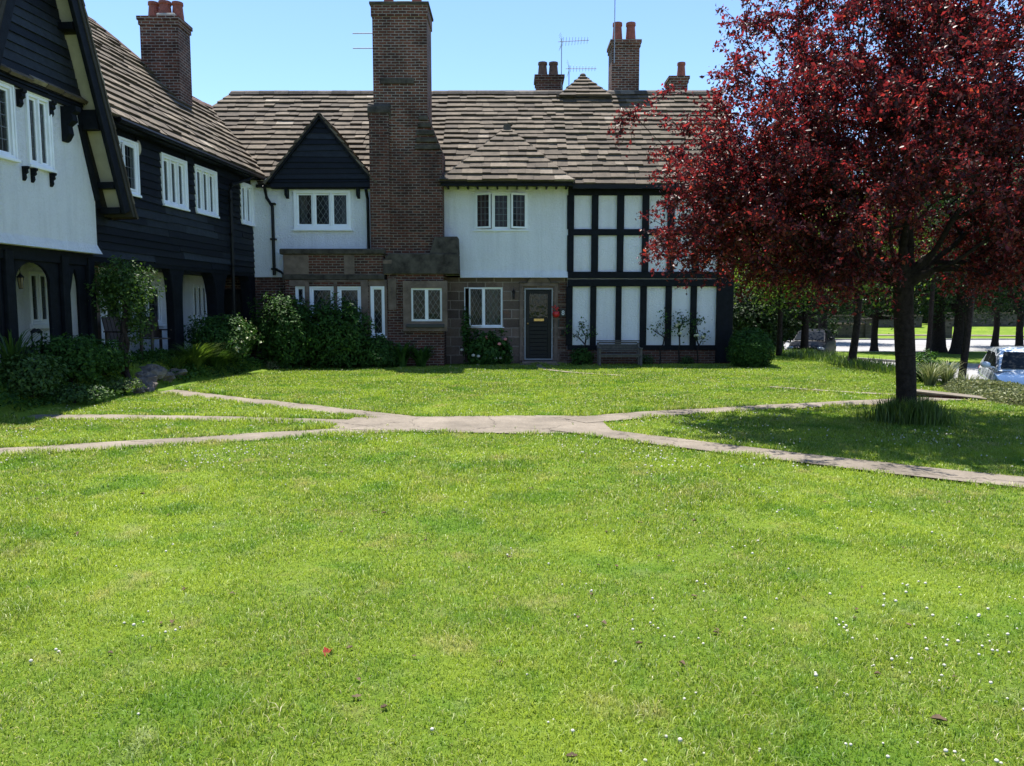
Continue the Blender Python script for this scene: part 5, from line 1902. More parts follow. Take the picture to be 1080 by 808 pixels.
for i, (px, Y, k, s, lab) in enumerate([(760, 95, 'big', 1.3, 'far dark tree showing behind the half timbered house'), (830, 88, 'big', 1.25, 'far tree above the dark parked car'), (895, 92, 'big', 1.35, 'far tree behind the stone wall, left of the thick trunk'),
                                        (960, 90, 'big', 1.3, 'far tree straight behind the red-leaved tree trunk'), (1020, 94, 'big', 1.3, 'far tree beyond the sunny far bank'), (1085, 90, 'big', 1.4, 'far tree at the right edge beyond the white car'), (1150, 84, 'big', 1.4, 'far tree outside the right edge'), (700, 100, 'big', 1.2, 'far tree hidden by the house')]):
    if i in (6, 7): lab = lab
    plant_tree(k, px, Y, lab, s, 'trees beyond the far road')

# ------------------------------------------------------------------ shrubs
def blob_points(c, rad, n, seed=0, amp=0.35, shell=0.35, low=-0.93, freq=2.0):
    d = RNG.normal(size=(int(n * 1.8), 3)); d /= np.linalg.norm(d, axis=1)[:, None]
    d = d[d[:, 2] > low][:n]
    f = RNG.uniform(0, 1, len(d)) ** shell
    k = np.array([1 + amp * noise.noise(Vector(q * freq) + Vector((seed * 5.3, 1.7, 0))) + 0.18 * noise.noise(Vector(q * 6) + Vector((seed * 3.3, 0, 0))) for q in d])
    return np.array(c) + d * np.array(rad) * (f * k)[:, None], d


def shrub(name, c, rad, n, size, mat, label, seed, group=None, aspect=0.55, blossoms=None, extra=None, cat='shrub', amp=0.35):
    """c = foot on the ground; rad = half sizes; foliage plus visible stems"""
    c = np.array(c, float)
    t = empty(name, tuple(c), label, cat, group)
    P, d = blob_points(c + np.array([0, 0, rad[2] * 0.8]), (rad[0], rad[1], rad[2] * 1.1), n, seed, amp)
    k = P[:, 2] > c[2] + 0.02
    P, d = P[k], d[k]
    leaf_quads(P, size, 'foliage', M[mat], t, aspect, up=0.35, nrm=d * 0.9)
    sm = MB()
    for i in range(9):
        q = P[RNG.integers(len(P))]
        sm.tube([c + np.array([random.gauss(0, .08), random.gauss(0, .08), -0.03]), (c + q) / 2 + np.array([0, 0, 0.1]), q], [0.022, 0.014, 0.006], 5)
    sm.build('stem', M['bark'], t)
    if extra:
        mat2, n2, sel, size2 = extra
        P2, d2 = blob_points(c + np.array([0, 0, rad[2] * 0.8]), (rad[0] * 1.04, rad[1] * 1.04, rad[2] * 1.13), n2 * 6, seed, amp, 0.12)
        k = sel((P2 - c) / np.array(rad)) & (P2[:, 2] > c[2])
        leaf_quads(P2[k][:n2], size2, 'sunlit_foliage', M[mat2], t, 0.6, up=0.3, nrm=d2[k][:n2] * 0.8)
    if blossoms:
        for mat2, n2, r2, sel in blossoms:
            P2, d2 = blob_points(c + np.array([0, 0, rad[2] * 0.8]), (rad[0] * 1.05, rad[1] * 1.05, rad[2] * 1.15), 4000, seed, amp, 0.06)
            k = sel((P2 - c) / np.array(rad)) & (d2[:, 1] < 0.3)
            P2 = P2[k][:n2]
            m = MB()
            for q in P2:
                m.ball(q, (r2, r2, r2 * 0.8), 6)
            b = m.build('blossom', M[mat2], t)
            b['kind'] = 'stuff'
    return t


ALL = lambda q: q[:, 2] > -9
def wp(u, n):
    p = FW.P(u, n, 0)
    return (p.x, p.y, float(gz(p.x, p.y)))


def G(px, Y, zoff=0):
    X = (px - 540) / FOC * Y
    return (X, Y, float(gz(X, Y)) + zoff)


def PN(px, n):
    """point on the ground in picture column px, n metres out from the wing wall"""
    k = (px - 540) / FOC
    t = (FW.o[0] + FW.n[0] * n) * FW.n[0] + (FW.o[1] + FW.n[1] * n) * FW.n[1]
    Y = t / (k * FW.n[0] + FW.n[1])
    return (k * Y, Y, float(gz(k * Y, Y)))


# left garden, under the gable
shrub('garden_shrub', PN(72, 0.62), (0.62, 0.55, 0.44), 5200, 0.065, 'leafd', 'bushy dark green shrub in front of the arcade posts', 1, 'shrubs in front of the arcade')
shrub('garden_shrub', PN(104, 0.55), (0.5, 0.5, 0.34), 3600, 0.065, 'leafd', 'low dark shrub between the arcade and the climber', 2, 'shrubs in front of the arcade')
shrub('garden_shrub', PN(30, 0.75), (0.5, 0.5, 0.36), 3000, 0.065, 'leafm', 'mid green shrub at the lower left corner bed', 3, 'shrubs in front of the arcade')
shrub('ground_cover_plant', PN(70, 1.0), (0.75, 0.5, 0.17), 2600, 0.05, 'leafm', 'low leafy plants spilling over the lawn edge below the arcade shrubs', 4)
shrub('ground_cover_plant', PN(122, 0.95), (0.5, 0.45, 0.15), 1500, 0.045, 'leafl', 'low pale plants between the lawn and the rockery', 14)


# rockery
rock_lab = ['large pale rock in front of the climber at the path end', 'flat dark rock on top of the rockery by the stem', 'rounded rock right of the path end in the rockery', 'small low rock next to the lawn edge in the rockery',
            'brown rock under the green clump at the rockery side', 'wide slab of rock behind the front rockery stones', 'broken rock at the left end of the rockery', 'upright rock in the middle of the rockery']
for i, lab in enumerate(rock_lab):
    px, py, w = [(150, 396, 22), (150, 386, 20), (172, 388, 18), (152, 405, 14), (185, 386, 15), (160, 380, 24), (132, 394, 16), (140, 402, 13)][i]
    c = Vector(PN(px, 0.72 + (py - 380) * 0.014)) + Vector((0, 0, 0.03))
    r = w / 2 / FOC * c.y * 1.35
    m = MB(); m.ball((0, 0, 0), (r, r * 0.8, r * 0.6), 14)
    for k, v in enumerate(m.v):
        q = Vector(v); f = 1 + 0.6 * noise.noise(q * (1.9 / r) + Vector((i * 7, 0, 0))) + 0.15 * noise.noise(q * (4 / r) + Vector((i * 3, 5, 0)))
        m.v[k] = tuple(q * f * (1 if q.z < 0.3 * r else 0.9) + c)
    tag(m.build('rock', M['rock']), lab, 'rock', 'rockery stones')

def strap_plant(name, c, n, h, spread, wid, mat, label, group=None):
    """arching strap leaves from one foot"""
    c = np.array(c, float)
    t = empty(name, tuple(c), label, 'plant', group)
    V, Fq, rr = [], [], []
    for i in range(n):
        a = RNG.uniform(0, 2 * np.pi); L = h * RNG.uniform(0.6, 1.1); s = spread * RNG.uniform(0.4, 1.1)
        d = np.array([math.cos(a), math.sin(a), 0]); sd = np.array([-d[1], d[0], 0]) * wid
        foot = c + d * RNG.uniform(0, 0.12)
        b = len(V)
        for j in range(6):
            f = j / 5
            p = foot + d * s * f ** 1.4 + np.array([0, 0, L * (1.55 * f - 0.75 * f * f)])
            w = (1 - f ** 2 * 0.95)
            V += [p - sd * w, p + sd * w]
        for j in range(5):
            Fq.append([b + 2 * j, b + 2 * j + 1, b + 2 * j + 3, b + 2 * j + 2]); rr.append(RNG.uniform())
    array_mesh('foliage', np.array(V), [np.array(Fq)], np.array(rr), M[mat], parent=t)
    return t


strap_plant('strap_leaf_plant', PN(12, 0.4), 70, 0.95, 0.7, 0.014, 'leafm', 'tall arching strap leaved plant at the left edge of the arcade')
strap_plant('strap_leaf_plant', PN(204, 0.75), 420, 0.72, 0.75, 0.010, 'leafl', 'fine bright green grassy clump beside the rockery')
strap_plant('strap_leaf_plant', PN(226, 0.8), 380, 0.55, 0.7, 0.010, 'leafm', 'grassy clump leaning on the rounded sunlit-edged bush')
strap_plant('strap_leaf_plant', PN(185, 0.7), 160, 0.4, 0.45, 0.010, 'leafl', 'small grassy clump just right of the rocks')

# climber trained up a leaning stem by the timber posts
p = Vector(PN(131, 0.75))
TOPC = Vector(PN(133, 0.5))
cl = empty('climbing_shrub', tuple(p), 'loose green climbing shrub on a twisted stem in front of the weatherboarded cottage', 'shrub')
st = MB()
top = Vector((TOPC.x, TOPC.y, 2.3))
for k in range(3):
    pts = [p + Vector((random.gauss(0, .05), random.gauss(0, .05), -0.1))]
    for i in range(1, 7):
        f = i / 6
        pts.append(p.lerp(top, f) + Vector((random.gauss(0, .04), random.gauss(0, .04), 0)))
    st.tube(pts, [0.06, 0.055, 0.05, 0.045, 0.04, 0.03, 0.02], 7)
st.build('stem', M['bark'], cl)
P1, d1 = blob_points(Vector((TOPC.x + 0.05, TOPC.y, 2.05)), (0.60, 0.62, 0.62), 4200, 21, 0.55, 0.5, -1)
P2, d2 = blob_points(Vector((TOPC.x - 0.3, TOPC.y, 2.0)), (0.4, 0.45, 0.5), 1700, 22, 0.5, 0.5, -1)
P3, d3 = blob_points(Vector((TOPC.x + 0.2, TOPC.y, 1.35)), (0.38, 0.35, 0.45), 1100, 23, 0.5, 0.5, -1)
leaf_quads(np.concatenate([P1, P2, P3]), 0.062, 'foliage', M['leafm'], cl, 0.55, up=0.2, nrm=np.concatenate([d1, d2, d3]) * 0.6)

n = 15000
uu, nn = RNG.uniform(-1.5, 10.2, n), RNG.uniform(-0.35, 1.1, n)
kk = ~((uu > 3.9) & (uu < 5.6) & (nn > 0.55)) & (RNG.uniform(0, 1, n) < 0.35 + 0.65 * vnoise(uu, nn, 2.2, 51))
uu, nn = uu[kk], nn[kk]
ux_ = FW.o[0] + FW.u[0] * uu + FW.n[0] * nn
uy_ = FW.o[1] + FW.u[1] * uu + FW.n[1] * nn
uz_ = gz(ux_, uy_) + (0.06 + 0.26 * vnoise(uu, nn, 1.7, 52)) * RNG.uniform(0, 1, len(uu)) ** 0.6
und = leaf_quads(np.stack([ux_, uy_, uz_], 1), 0.07, 'undergrowth', M['leafd'], None, 0.55, up=0.7)
tag(und, 'low dark leafy undergrowth filling the bed along the left wing', 'undergrowth', kind='stuff')

# bushes by the bay
shrub('round_shrub', PN(231, 0.55), (0.86, 0.75, 0.56), 7600, 0.075, 'leafd', 'rounded dark bush with leaves coloured as sunlit on its right side, by the porch', 6, None,
      extra=('leafsunlit', 70, lambda q: (q[:, 0] > 0.6) & (q[:, 2] > 0.1) & (q[:, 1] < 0.4), 0.085), blossoms=[('petalp', 4, 0.04, lambda q: (q[:, 0] < -0.05) & (q[:, 0] > -0.5) & (q[:, 2] < 0.9))])  # pale leaves stand for sun falling on the right side
shrub('large_shrub', (-6.2, 21.3, 0), (1.0, 0.75, 1.10), 9500, 0.095, 'leafd', 'largest dark evergreen bush, left of the bay window lights', 7, 'evergreen bushes below the bay')
shrub('large_shrub', (-4.85, 21.3, 0), (1.05, 0.72, 1.03), 8500, 0.095, 'leafd', 'wide dark evergreen bush directly below the bay window', 8, 'evergreen bushes below the bay')
shrub('large_shrub', (-3.75, 21.3, 0), (0.6, 0.55, 0.5), 3600, 0.085, 'leafd', 'lower dark bush below the narrow right bay light', 9, 'evergreen bushes below the bay')
shrub('small_shrub', G(287, 20.9), (0.26, 0.22, 0.14), 800, 0.035, 'leafsage', 'small pale clipped shrub on the lawn edge before the evergreen bushes', 10)
strap_plant('fern', (-3.1, 21.6, 0), 60, 0.85, 0.6, 0.045, 'leafd', 'large dark fern at the foot of the brick chimney, left one', 'ferns below the chimney')
strap_plant('fern', (-2.55, 21.65, 0), 55, 0.7, 0.6, 0.045, 'leafd', 'smaller dark fern at the foot of the brick chimney, right one', 'ferns below the chimney')
# flowering bush left of the door
shrub('flowering_shrub', (-0.72, 22.35, 0), (0.72, 0.5, 0.52), 3600, 0.11, 'leafd', 'leafy flowering bush under the leaded window left of the door', 11, None, aspect=0.7,
      blossoms=[('petalp', 4, 0.06, lambda q: (q[:, 2] > 1.2)), ('petalw', 11, 0.055, lambda q: q[:, 2] < 1.2)], amp=0.5)
P2, d2 = blob_points((-1.35, 22.6, 1.15), (0.16, 0.2, 0.6), 500, 31, 0.4, 0.5, -1)
t = empty('wall_climber', (-1.35, 22.6, 0), 'thin climber growing up the wall corner beside the leaded window', 'climber')
leaf_quads(P2, 0.075, 'foliage', M['leafd'], t, 0.6, nrm=d2)
m = MB(); m.tube([(-1.35, 22.6, 0), (-1.38, 22.7, 0.8), (-1.33, 22.75, 1.7)], [0.02, 0.015, 0.008], 5); m.build('stem', M['bark'], t)


def rose(x, y, h, lab, nl, flowers, mat='petaly', seed=0):
    t = empty('rose_bush', (x, y, 0), lab, 'rose bush', 'roses against the half timbered wall')
    tp = [np.array([x + random.gauss(0, 0.22), y + random.gauss(0, 0.1), h * random.uniform(0.55, 1.0)]) for _ in range(12)]
    trunk = [(x, y, -0.05), (x + 0.02, y, h * 0.15), (x, y, h * 0.3)]
    pos, par, ends = grow(tp, trunk, 0.12, 0.02)
    tree_wood(pos, par, ends, 0.022, 0.005, 0.4, 1.2, 5).build('stem', M['bark'], t)
    LP = np.concatenate([pos[e] + RNG.normal(size=(nl, 3)) * np.array([0.08, 0.06, 0.08]) for e in ends])
    leaf_quads(LP, 0.065, 'foliage', M['leafd'], t, 0.65)
    if flowers:
        for e in ends[:flowers]:
            m = MB(); m.ball(pos[e] + np.array([0, -0.06, 0.03]), (0.05, 0.05, 0.04), 8)
            m.build('bloom', M[mat], t)


rose(4.35, 22.72, 1.55, 'tall thin rose bush on the wall just right of the bench', 12, 0)
rose(4.9, 22.72, 1.5, 'rose bush with the most pale blooms, second right of the bench', 16, 4)
rose(5.45, 22.72, 1.35, 'leafier rose bush with pale yellow blooms nearest the corner post', 16, 4)
rose(2.1, 22.65, 1.35, 'dark thin rose growing between the door and the bench', 16, 0)
shrub('small_shrub', (2.05, 22.55, 0), (0.35, 0.25, 0.28), 1100, 0.07, 'leafd', 'low dark leafy clump at the foot of the rose left of the bench', 12)
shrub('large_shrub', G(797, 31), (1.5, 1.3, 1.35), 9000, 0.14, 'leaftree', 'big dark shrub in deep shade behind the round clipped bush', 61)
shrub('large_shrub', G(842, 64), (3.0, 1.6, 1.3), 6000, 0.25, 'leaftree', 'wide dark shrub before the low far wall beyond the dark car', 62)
shrub('clipped_bush', (6.72, 21.75, 0), (0.66, 0.62, 0.58), 15000, 0.06, 'leafd', 'dense round clipped bush at the right corner of the half timbered house', 13, amp=0.1)
for x, s, lab in ((3.95, 0.16, 'little weed clump at the wall foot right of the bench'), (5.15, 0.14, 'little weed clump at the brick plinth below the roses'), (-0.2, 0.16, 'low leafy edging plant left of the door step')):
    shrub('small_plant', (x, 22.75, 0), (s * 1.6, s, s), 420, 0.05, 'leafm', lab, int(x * 3) + 40, 'small plants at the wall foot')

# sage ground cover hedge on the bank and rough grasses
hd = empty('bank_hedge', (9.0, 13.6, 0), 'low sprawling pale sage hedge along the bank in front of the white car', 'hedge')
n = 26000
u = RNG.uniform(0, 1, n)
hy_ = RNG.uniform(11.2, 16.0, n)
hx_ = np.interp(hy_, [11.2, 13, 14.6, 16], [8.9, 8.3, 8.35, 8.9]) + RNG.uniform(0, 2.0, n) ** 1.0
top_ = 0.82 * (0.09 + 0.15 * vnoise(hx_, hy_, 1.6, 21) + 0.11 * vnoise(hx_, hy_, 5, 22)) * smooth((hx_ - np.interp(hy_, [11.2, 13, 14.6, 16], [8.9, 8.3, 8.35, 8.9]) + 0.12) / 0.55)
hz_ = gz(hx_, hy_) * 0.55 + top_ * RNG.uniform(0.35, 1.0, n) ** 0.5
leaf_quads(np.stack([hx_, hy_, hz_], 1), 0.07, 'foliage', M['leafsage'], hd, 0.5, up=0.6)
m = MB()
for i in range(40):
    k = RNG.integers(n); m.tube([(hx_[k], hy_[k], float(gz(hx_[k], hy_[k])) - 0.02), (hx_[k] + random.gauss(0, .1), hy_[k], hz_[k])], [0.012, 0.005], 4)
m.build('stem', M['bark'], hd)
for px, Y, lab in ((983, 16.2, 'dry feathery grass clump behind the brick edging, left'), (1000, 16.6, 'dry feathery grass clump near the hedge end, right of its twin'), (1022, 17.5, 'rough grass clump at the slim tree foot behind the hedge')):
    strap_plant('rough_grass_clump', G(px, Y), 170, 0.62, 0.4, 0.008, 'leafsage', lab, 'rough grasses on the bank')
shrub('bank_shrub', G(976, 17.2), (0.5, 0.5, 0.36), 1800, 0.07, 'leafd', 'small dark shrub behind the grass clumps on the bank', 50)
n = 9000
x, y = RNG.uniform(9.3, 12.4, n), RNG.uniform(18.5, 30, n)
blades('rough_grass', x, y, gz(x, y), RNG.uniform(0.10, 0.34, n) * (0.4 + 0.9 * vnoise(x, y, 0.9, 30)), np.full(n, 0.02), RNG.uniform(0.03, 0.16, n), M['leafl'], 'rough unmown grass on the bank above the road')

# ------------------------------------------------------------------ cars
def make_car(paint, label, group=None, L=4.25, Wd=1.78, H=1.50):
    t = empty('parked_car', (0, 0, 0), label, 'car', group)
    hl = L / 2
    # body as a loft of cross sections from the rear (-y) to the nose (+y)
    st = [(-hl, 0.62, 0.42, 0.72), (-hl + 0.06, 0.80, 0.30, 0.90), (-hl + 0.35, 0.87, 0.22, 0.98), (-0.9, 0.89, 0.19, 0.97), (0.0, 0.89, 0.18, 0.95), (0.75, 0.89, 0.18, 0.94), (1.15, 0.88, 0.18, 0.92), (1.6, 0.86, 0.2, 0.84), (hl - 0.15, 0.79, 0.22, 0.74), (hl - 0.03, 0.70, 0.26, 0.66), (hl, 0.55, 0.34, 0.56)]
    mb = MB(); k = 14; b0 = len(mb.v)
    for y, hw, zb, zt in st:
        ring = [(-0.8, 0), (-1, 0.12), (-1.02, 0.45), (-0.99, 0.72), (-0.93, 0.93), (-0.72, 1.0), (-0.3, 1.03), (0.3, 1.03), (0.72, 1.0), (0.93, 0.93), (0.99, 0.72), (1.02, 0.45), (1, 0.12), (0.8, 0)]
        for a, c in ring: mb.v.append((a * hw, y, zb + (zt - zb) * c))
    for i in range(len(st) - 1):
        for j in range(k):
            j2 = (j + 1) % k
            mb.f.append((b0 + i * k + j, b0 + i * k + j2, b0 + (i + 1) * k + j2, b0 + (i + 1) * k + j)); mb.r.append(.5)
    mb.f.append(tuple(b0 + j for j in range(k))[::-1]); mb.f.append(tuple(b0 + (len(st) - 1) * k + j for j in range(k))); mb.r += [.5, .5]
    mb.build('body', paint, t, smooth=True).data.set_sharp_from_angle(angle=R(38))
    # cabin
    cab = [(-hl + 0.22, 0.80, 0.80, 0.93, 0.98), (-hl + 0.62, 0.78, 0.64, 0.95, 1.40), (-0.9, 0.80, 0.63, 0.95, H - 0.01), (-0.1, 0.80, 0.64, 0.94, H), (0.28, 0.80, 0.62, 0.93, H - 0.06), (1.12, 0.78, 0.74, 0.90, 0.94)]
    mb = MB(); b0 = 0; k = 8
    for y, wb, wt, zb, zt in cab:
        for a, c in ((-wb, zb), (-(wb * .35 + wt * .65), zb + (zt - zb) * 0.72), (-wt, zb + (zt - zb) * 0.93), (-wt * 0.6, zt), (wt * 0.6, zt), (wt, zb + (zt - zb) * 0.93), ((wb * .35 + wt * .65), zb + (zt - zb) * 0.72), (wb, zb)):
            mb.v.append((a, y, c))
    for i in range(len(cab) - 1):
        for j in range(k - 1):
            mb.f.append((b0 + i * k + j, b0 + i * k + j + 1, b0 + (i + 1) * k + j + 1, b0 + (i + 1) * k + j)); mb.r.append(.5)
    mb.f.append(tuple(range(k))[::-1]); mb.r.append(.5)
    mb.build('roof', paint, t, smooth=True).data.set_sharp_from_angle(angle=R(30))
    g = M['carglass']
    m = MB(); m.poly([(-0.69, 1.06, 1.004), (0.69, 1.06, 1.004), (0.56, 0.42, 1.388), (-0.56, 0.42, 1.388)])
    m.build('windscreen', g, t)
    m = MB(); y0 = -hl + 0.2
    m.poly([(0.66, y0 + 0.02, 1.0), (-0.66, y0 + 0.02, 1.0), (-0.55, y0 + 0.37, 1.36), (0.55, y0 + 0.37, 1.36)]); m.build('rear_window', g, t)
    for s in (-1, 1):
        for ya, yb, yc, yd in ((0.85, 0.24, -0.38, -0.38), (-0.48, -0.48, -1.15, -1.25)):
            q = [(s * 0.800, ya, 1.03), (s * 0.715, yb, 1.35), (s * 0.715, yc, 1.36), (s * 0.806, yd, 1.035)]
            m = MB(); m.poly(q if s < 0 else q[::-1]); m.build('side_window', g, t)
        m = MB(); m.ball((s * 0.98, 0.78, 1.07), (0.12, 0.07, 0.08), 10); m.tube([(s * 0.78, 0.78, 1.0), (s * 0.96, 0.78, 1.04)], 0.025, 6); m.build('wing_mirror', paint, t, smooth=True)
        m = MB(); m.ball((s * 0.66, hl - 0.13, 0.63), (0.19, 0.14, 0.085), 12); m.build('headlight', M['lamp'], t, smooth=True)
        m = MB(); m.ball((s * 0.70, -hl + 0.06, 0.80), (0.13, 0.07, 0.13), 10); m.build('tail_light', M['taillamp'], t, smooth=True)
        for y in (-1.28, 1.32):
            m = MB(); x = s * 0.80
            prof = [(0.20, -0.10), (0.30, -0.10), (0.325, -0.06), (0.325, 0.06), (0.30, 0.10), (0.20, 0.10)]
            for a in range(20):
                t0, t1 = 2 * math.pi * a / 20, 2 * math.pi * (a + 1) / 20
                for (r0, w0), (r1, w1) in zip(prof, prof[1:]):
                    m.poly([(x + w0, y + r0 * math.cos(t0), 0.325 + r0 * math.sin(t0)), (x + w0, y + r0 * math.cos(t1), 0.325 + r0 * math.sin(t1)), (x + w1, y + r1 * math.cos(t1), 0.325 + r1 * math.sin(t1)), (x + w1, y + r1 * math.cos(t0), 0.325 + r1 * math.sin(t0))])
            wh = m.build('wheel', M['rubber'], t)
            m = MB(); m.tube([(x - 0.07, y, 0.325), (x + 0.07, y, 0.325)], 0.215, 20)
            for a in range(5):
                an = 2 * math.pi * a / 5
                m.tube([(x + s * 0.08, y, 0.325), (x + s * 0.08, y + 0.2 * math.cos(an), 0.325 + 0.2 * math.sin(an))], 0.025, 6)
            m.build('rim', M['rim'], wh)
    m = MB(); m.wbox(-0.42, 0.42, hl - 0.04, hl + 0.012, 0.38, 0.54); m.build('grille', M['iron'], t, bevel=0.015)
    m = MB(); m.wbox(-0.26, 0.26, -hl - 0.012, -hl + 0.03, 0.52, 0.63); m.build('number_plate', M['plate'], t)
    return t


c1 = make_car(M['carwhite'], 'silver white hatchback parked behind the sage hedge at the right edge')
c1.location = (13.2, 19.8, -0.846); c1.rotation_euler = (0, 0, R(155))
c2 = make_car(M['cardark'], 'dark car parked in tree shade beyond the round clipped bush')
c2.location = (15.0, 38.6, -0.846); c2.rotation_euler = (0, 0, R(150))

# ------------------------------------------------------------------ far side of the road
fw_ = empty('stone_boundary_wall', (28, 76, 0), 'long grey stone garden wall beyond the far road', 'wall')
m = MB(); m.wbox(18, 40, 75.6, 76.0, -0.3, 1.0); m.build('stonework', M['farstone'], fw_)
m = MB(); m.wbox(17.95, 40.05, 75.55, 76.05, 1.0, 1.12); m.build('coping', M['ashlar'], fw_)
fw2 = empty('stone_boundary_wall', (55, 76, 0), 'stone garden wall continuing right behind the roadside trees', 'wall')
m = MB(); m.wbox(41.5, 75, 76.6, 77, -0.2, 1.25); m.build('stonework', M['farstone'], fw2)
m = MB(); m.wbox(41.45, 75.05, 76.55, 77.05, 1.25, 1.36); m.build('coping', M['ashlar'], fw2)
m = MB(); m.poly([(20, 70.0, -0.60), (60, 67.6, -0.74), (60, 68.4, -0.70), (20, 71.2, -0.52)])
tag(m.build('far_path', M['path']), 'pale footpath on the far side of the road', kind='structure')


def far_house(x0, x1, y, label, mat, nwin):
    t = empty('far_house', ((x0 + x1) / 2, y, 0.2), label, 'house', 'houses beyond the far road')
    Fh = Frame(0, y, 1, 0)
    holes = [(x0 + (x1 - x0) * (i + 0.3) / nwin, x0 + (x1 - x0) * (i + 0.7) / nwin, zz, zz + 1.2) for i in range(nwin) for zz in (1.3, 4.0)]
    m = MB(); wall(m, Fh, x0, x1, 0, 5.8, holes, ends=0.3)
    m.poly([(x0, y, 0), (x0, y + 7, 0), (x0, y + 7, 5.8), (x0, y + 3.5, 8.6), (x0, y, 5.8)]); m.poly([(x1, y + 7, 0), (x1, y, 0), (x1, y, 5.8), (x1, y + 3.5, 8.6), (x1, y + 7, 5.8)])
    m.poly([(x1, y + 7, 0), (x0, y + 7, 0), (x0, y + 7, 5.8), (x1, y + 7, 5.8)])
    m.build('wall', M[mat], t)
    m = MB(); m.poly([(x0 - .3, y - .35, 5.55), (x1 + .3, y - .35, 5.55), (x1 + .3, y + 3.5, 8.63), (x0 - .3, y + 3.5, 8.63)]); m.poly([(x1 + .3, y + 7.35, 5.55), (x0 - .3, y + 7.35, 5.55), (x0 - .3, y + 3.5, 8.63), (x1 + .3, y + 3.5, 8.63)])
    r = m.build('roof', M['ridge'], t)
    m = MB(); m.wbox(x0 + 1, x0 + 1.8, y + 3, y + 4, 8, 10); m.build('chimney', M['brick'], r)
    for a, b, c, d in holes: window(t, Fh, a, b, c, d, lights=2, lead=None, sill=0.06, fw=0.08)


far_house(22, 36, 84, 'shaded stone house beyond the far road, left of the thick trunk', 'stone', 4)
far_house(44, 60, 86, 'brick house beyond the far road behind the big roadside trees', 'brick', 4)

def leafy_hedge(x0, x1, y, h, label):
    t = empty('far_hedge', ((x0 + x1) / 2, y, 0), label, 'hedge', 'hedges beyond the far road')
    n = int((x1 - x0) * 420)
    X = RNG.uniform(x0, x1, n); Yh = y + RNG.normal(0, 0.45, n)
    top = h * (0.75 + 0.5 * vnoise(X, Yh * 0 + y, 0.5, 60))
    Z = gz(X, Yh) + top * RNG.uniform(0, 1, n) ** 0.6
    leaf_quads(np.stack([X, Yh, Z], 1), 0.32, 'foliage', M['leaftree'], t, 0.7, up=0.4)


leafy_hedge(14, 41, 79, 2.9, 'tall dark hedge behind the far stone wall, left part')
leafy_hedge(42, 78, 80, 2.7, 'tall dark hedge behind the far stone wall, right part')

# stone walls near the far kerb
t = empty('stone_boundary_wall', (21, 67, -0.85), 'low dark stone wall at the far kerb, left of the thick trunk', 'wall')
m = MB(); m.wbox(13, 30.5, 67, 67.4, -0.9, 0.35); m.build('stonework', M['farstone'], t)
m = MB(); m.wbox(12.95, 30.55, 66.95, 67.45, 0.35, 0.47); m.build('coping', M['ashlar'], t, bevel=0.02)
for x, lab in ((30.8, 'squat stone gate pier ending the low far wall'), (37.5, 'squat stone gate pier standing alone by the far kerb')):
    t = empty('gate_pier', (x, 67.2, -0.85), lab, 'pier')
    m = MB(); m.wbox(x - 0.3, x + 0.5, 66.8, 67.6, -0.9, 0.7); m.build('pier_block', M['farstone'], t, bevel=0.03)
    m = MB(); m.wbox(x - 0.38, x + 0.58, 66.72, 67.68, 0.7, 0.88); m.build('coping', M['sootstone'], t, bevel=0.03)

# ------------------------------------------------------------------ litter and flowers on the lawn
m = MB()
c = []
for rr, z in ((0.006, 0.03), (0.012, 0.036), (0.0125, 0.042), (0.008, 0.048), (0.003, 0.05)): c.append((rr, z))
proto_m = MB(); proto_m.lathe((0, 0, 0), c, 8)
pf = proto_m.build('clover_flower', M['petalw'], origin=(0, 0, 0), smooth=True)
LABC = 'small white clover flower standing in the mown grass of the near lawn'
tag(pf, LABC, 'flower', 'clover flowers in the near lawn')
first = True
cnt = 0
tries = 0
while cnt < 290 and tries < 20000:
    tries += 1
    Y = 2.3 + 5.2 * random.random() ** 1.15
    X = random.uniform(-0.72, 0.74) * Y
    dens = float(vnoise(np.array([X]), np.array([Y]), 1.6, 40)[0]) ** 2 * (0.22 + 0.5 * smooth((X / Y + 0.2) / 0.5) + 1.1 * smooth((X / Y - 0.15) / 0.3) * smooth((5.5 - Y) / 1.5))
    if random.random() > dens: continue
    for _ in range(random.choice((1, 1, 1, 2, 3))):
        x, y = X + random.gauss(0, 0.05), Y + random.gauss(0, 0.07)
        if float(path_dist(np.array([x]), np.array([y]))[0]) < 0.05: continue
        s = random.uniform(0.36, 0.7)
        o = pf if first else pf.copy()
        if not first: link(o)
        first = False
        o.location = (x, y, random.uniform(-0.012, 0.002)); o.scale = (s, s, s); o.rotation_euler = (random.gauss(0, .2), random.gauss(0, .2), random.uniform(0, 6))
        cnt += 1
# the rest, further off, as one mass
m = MB()
for _ in range(5200):
    Y = 7.6 + 14.5 * random.random() ** 1.3
    X = random.uniform(-0.7, 0.72) * Y
    if X > 9 or X < -7.4: continue
    d_ = float(vnoise(np.array([X]), np.array([Y]), 1.3, 41)[0])
    if random.random() > d_ ** 3 * 1.3: continue
    if float(path_dist(np.array([X]), np.array([Y]))[0]) < 0.05: continue
    r_ = random.uniform(0.007, 0.012)
    m.ball((X, Y, random.uniform(0.03, 0.05)), (r_, r_, r_), 5)
tag(m.build('clover_patches', M['petalw'], origin=(0, 0, 0)), 'white clover flowers dotted over the far lawn', 'flowers', kind='stuff')


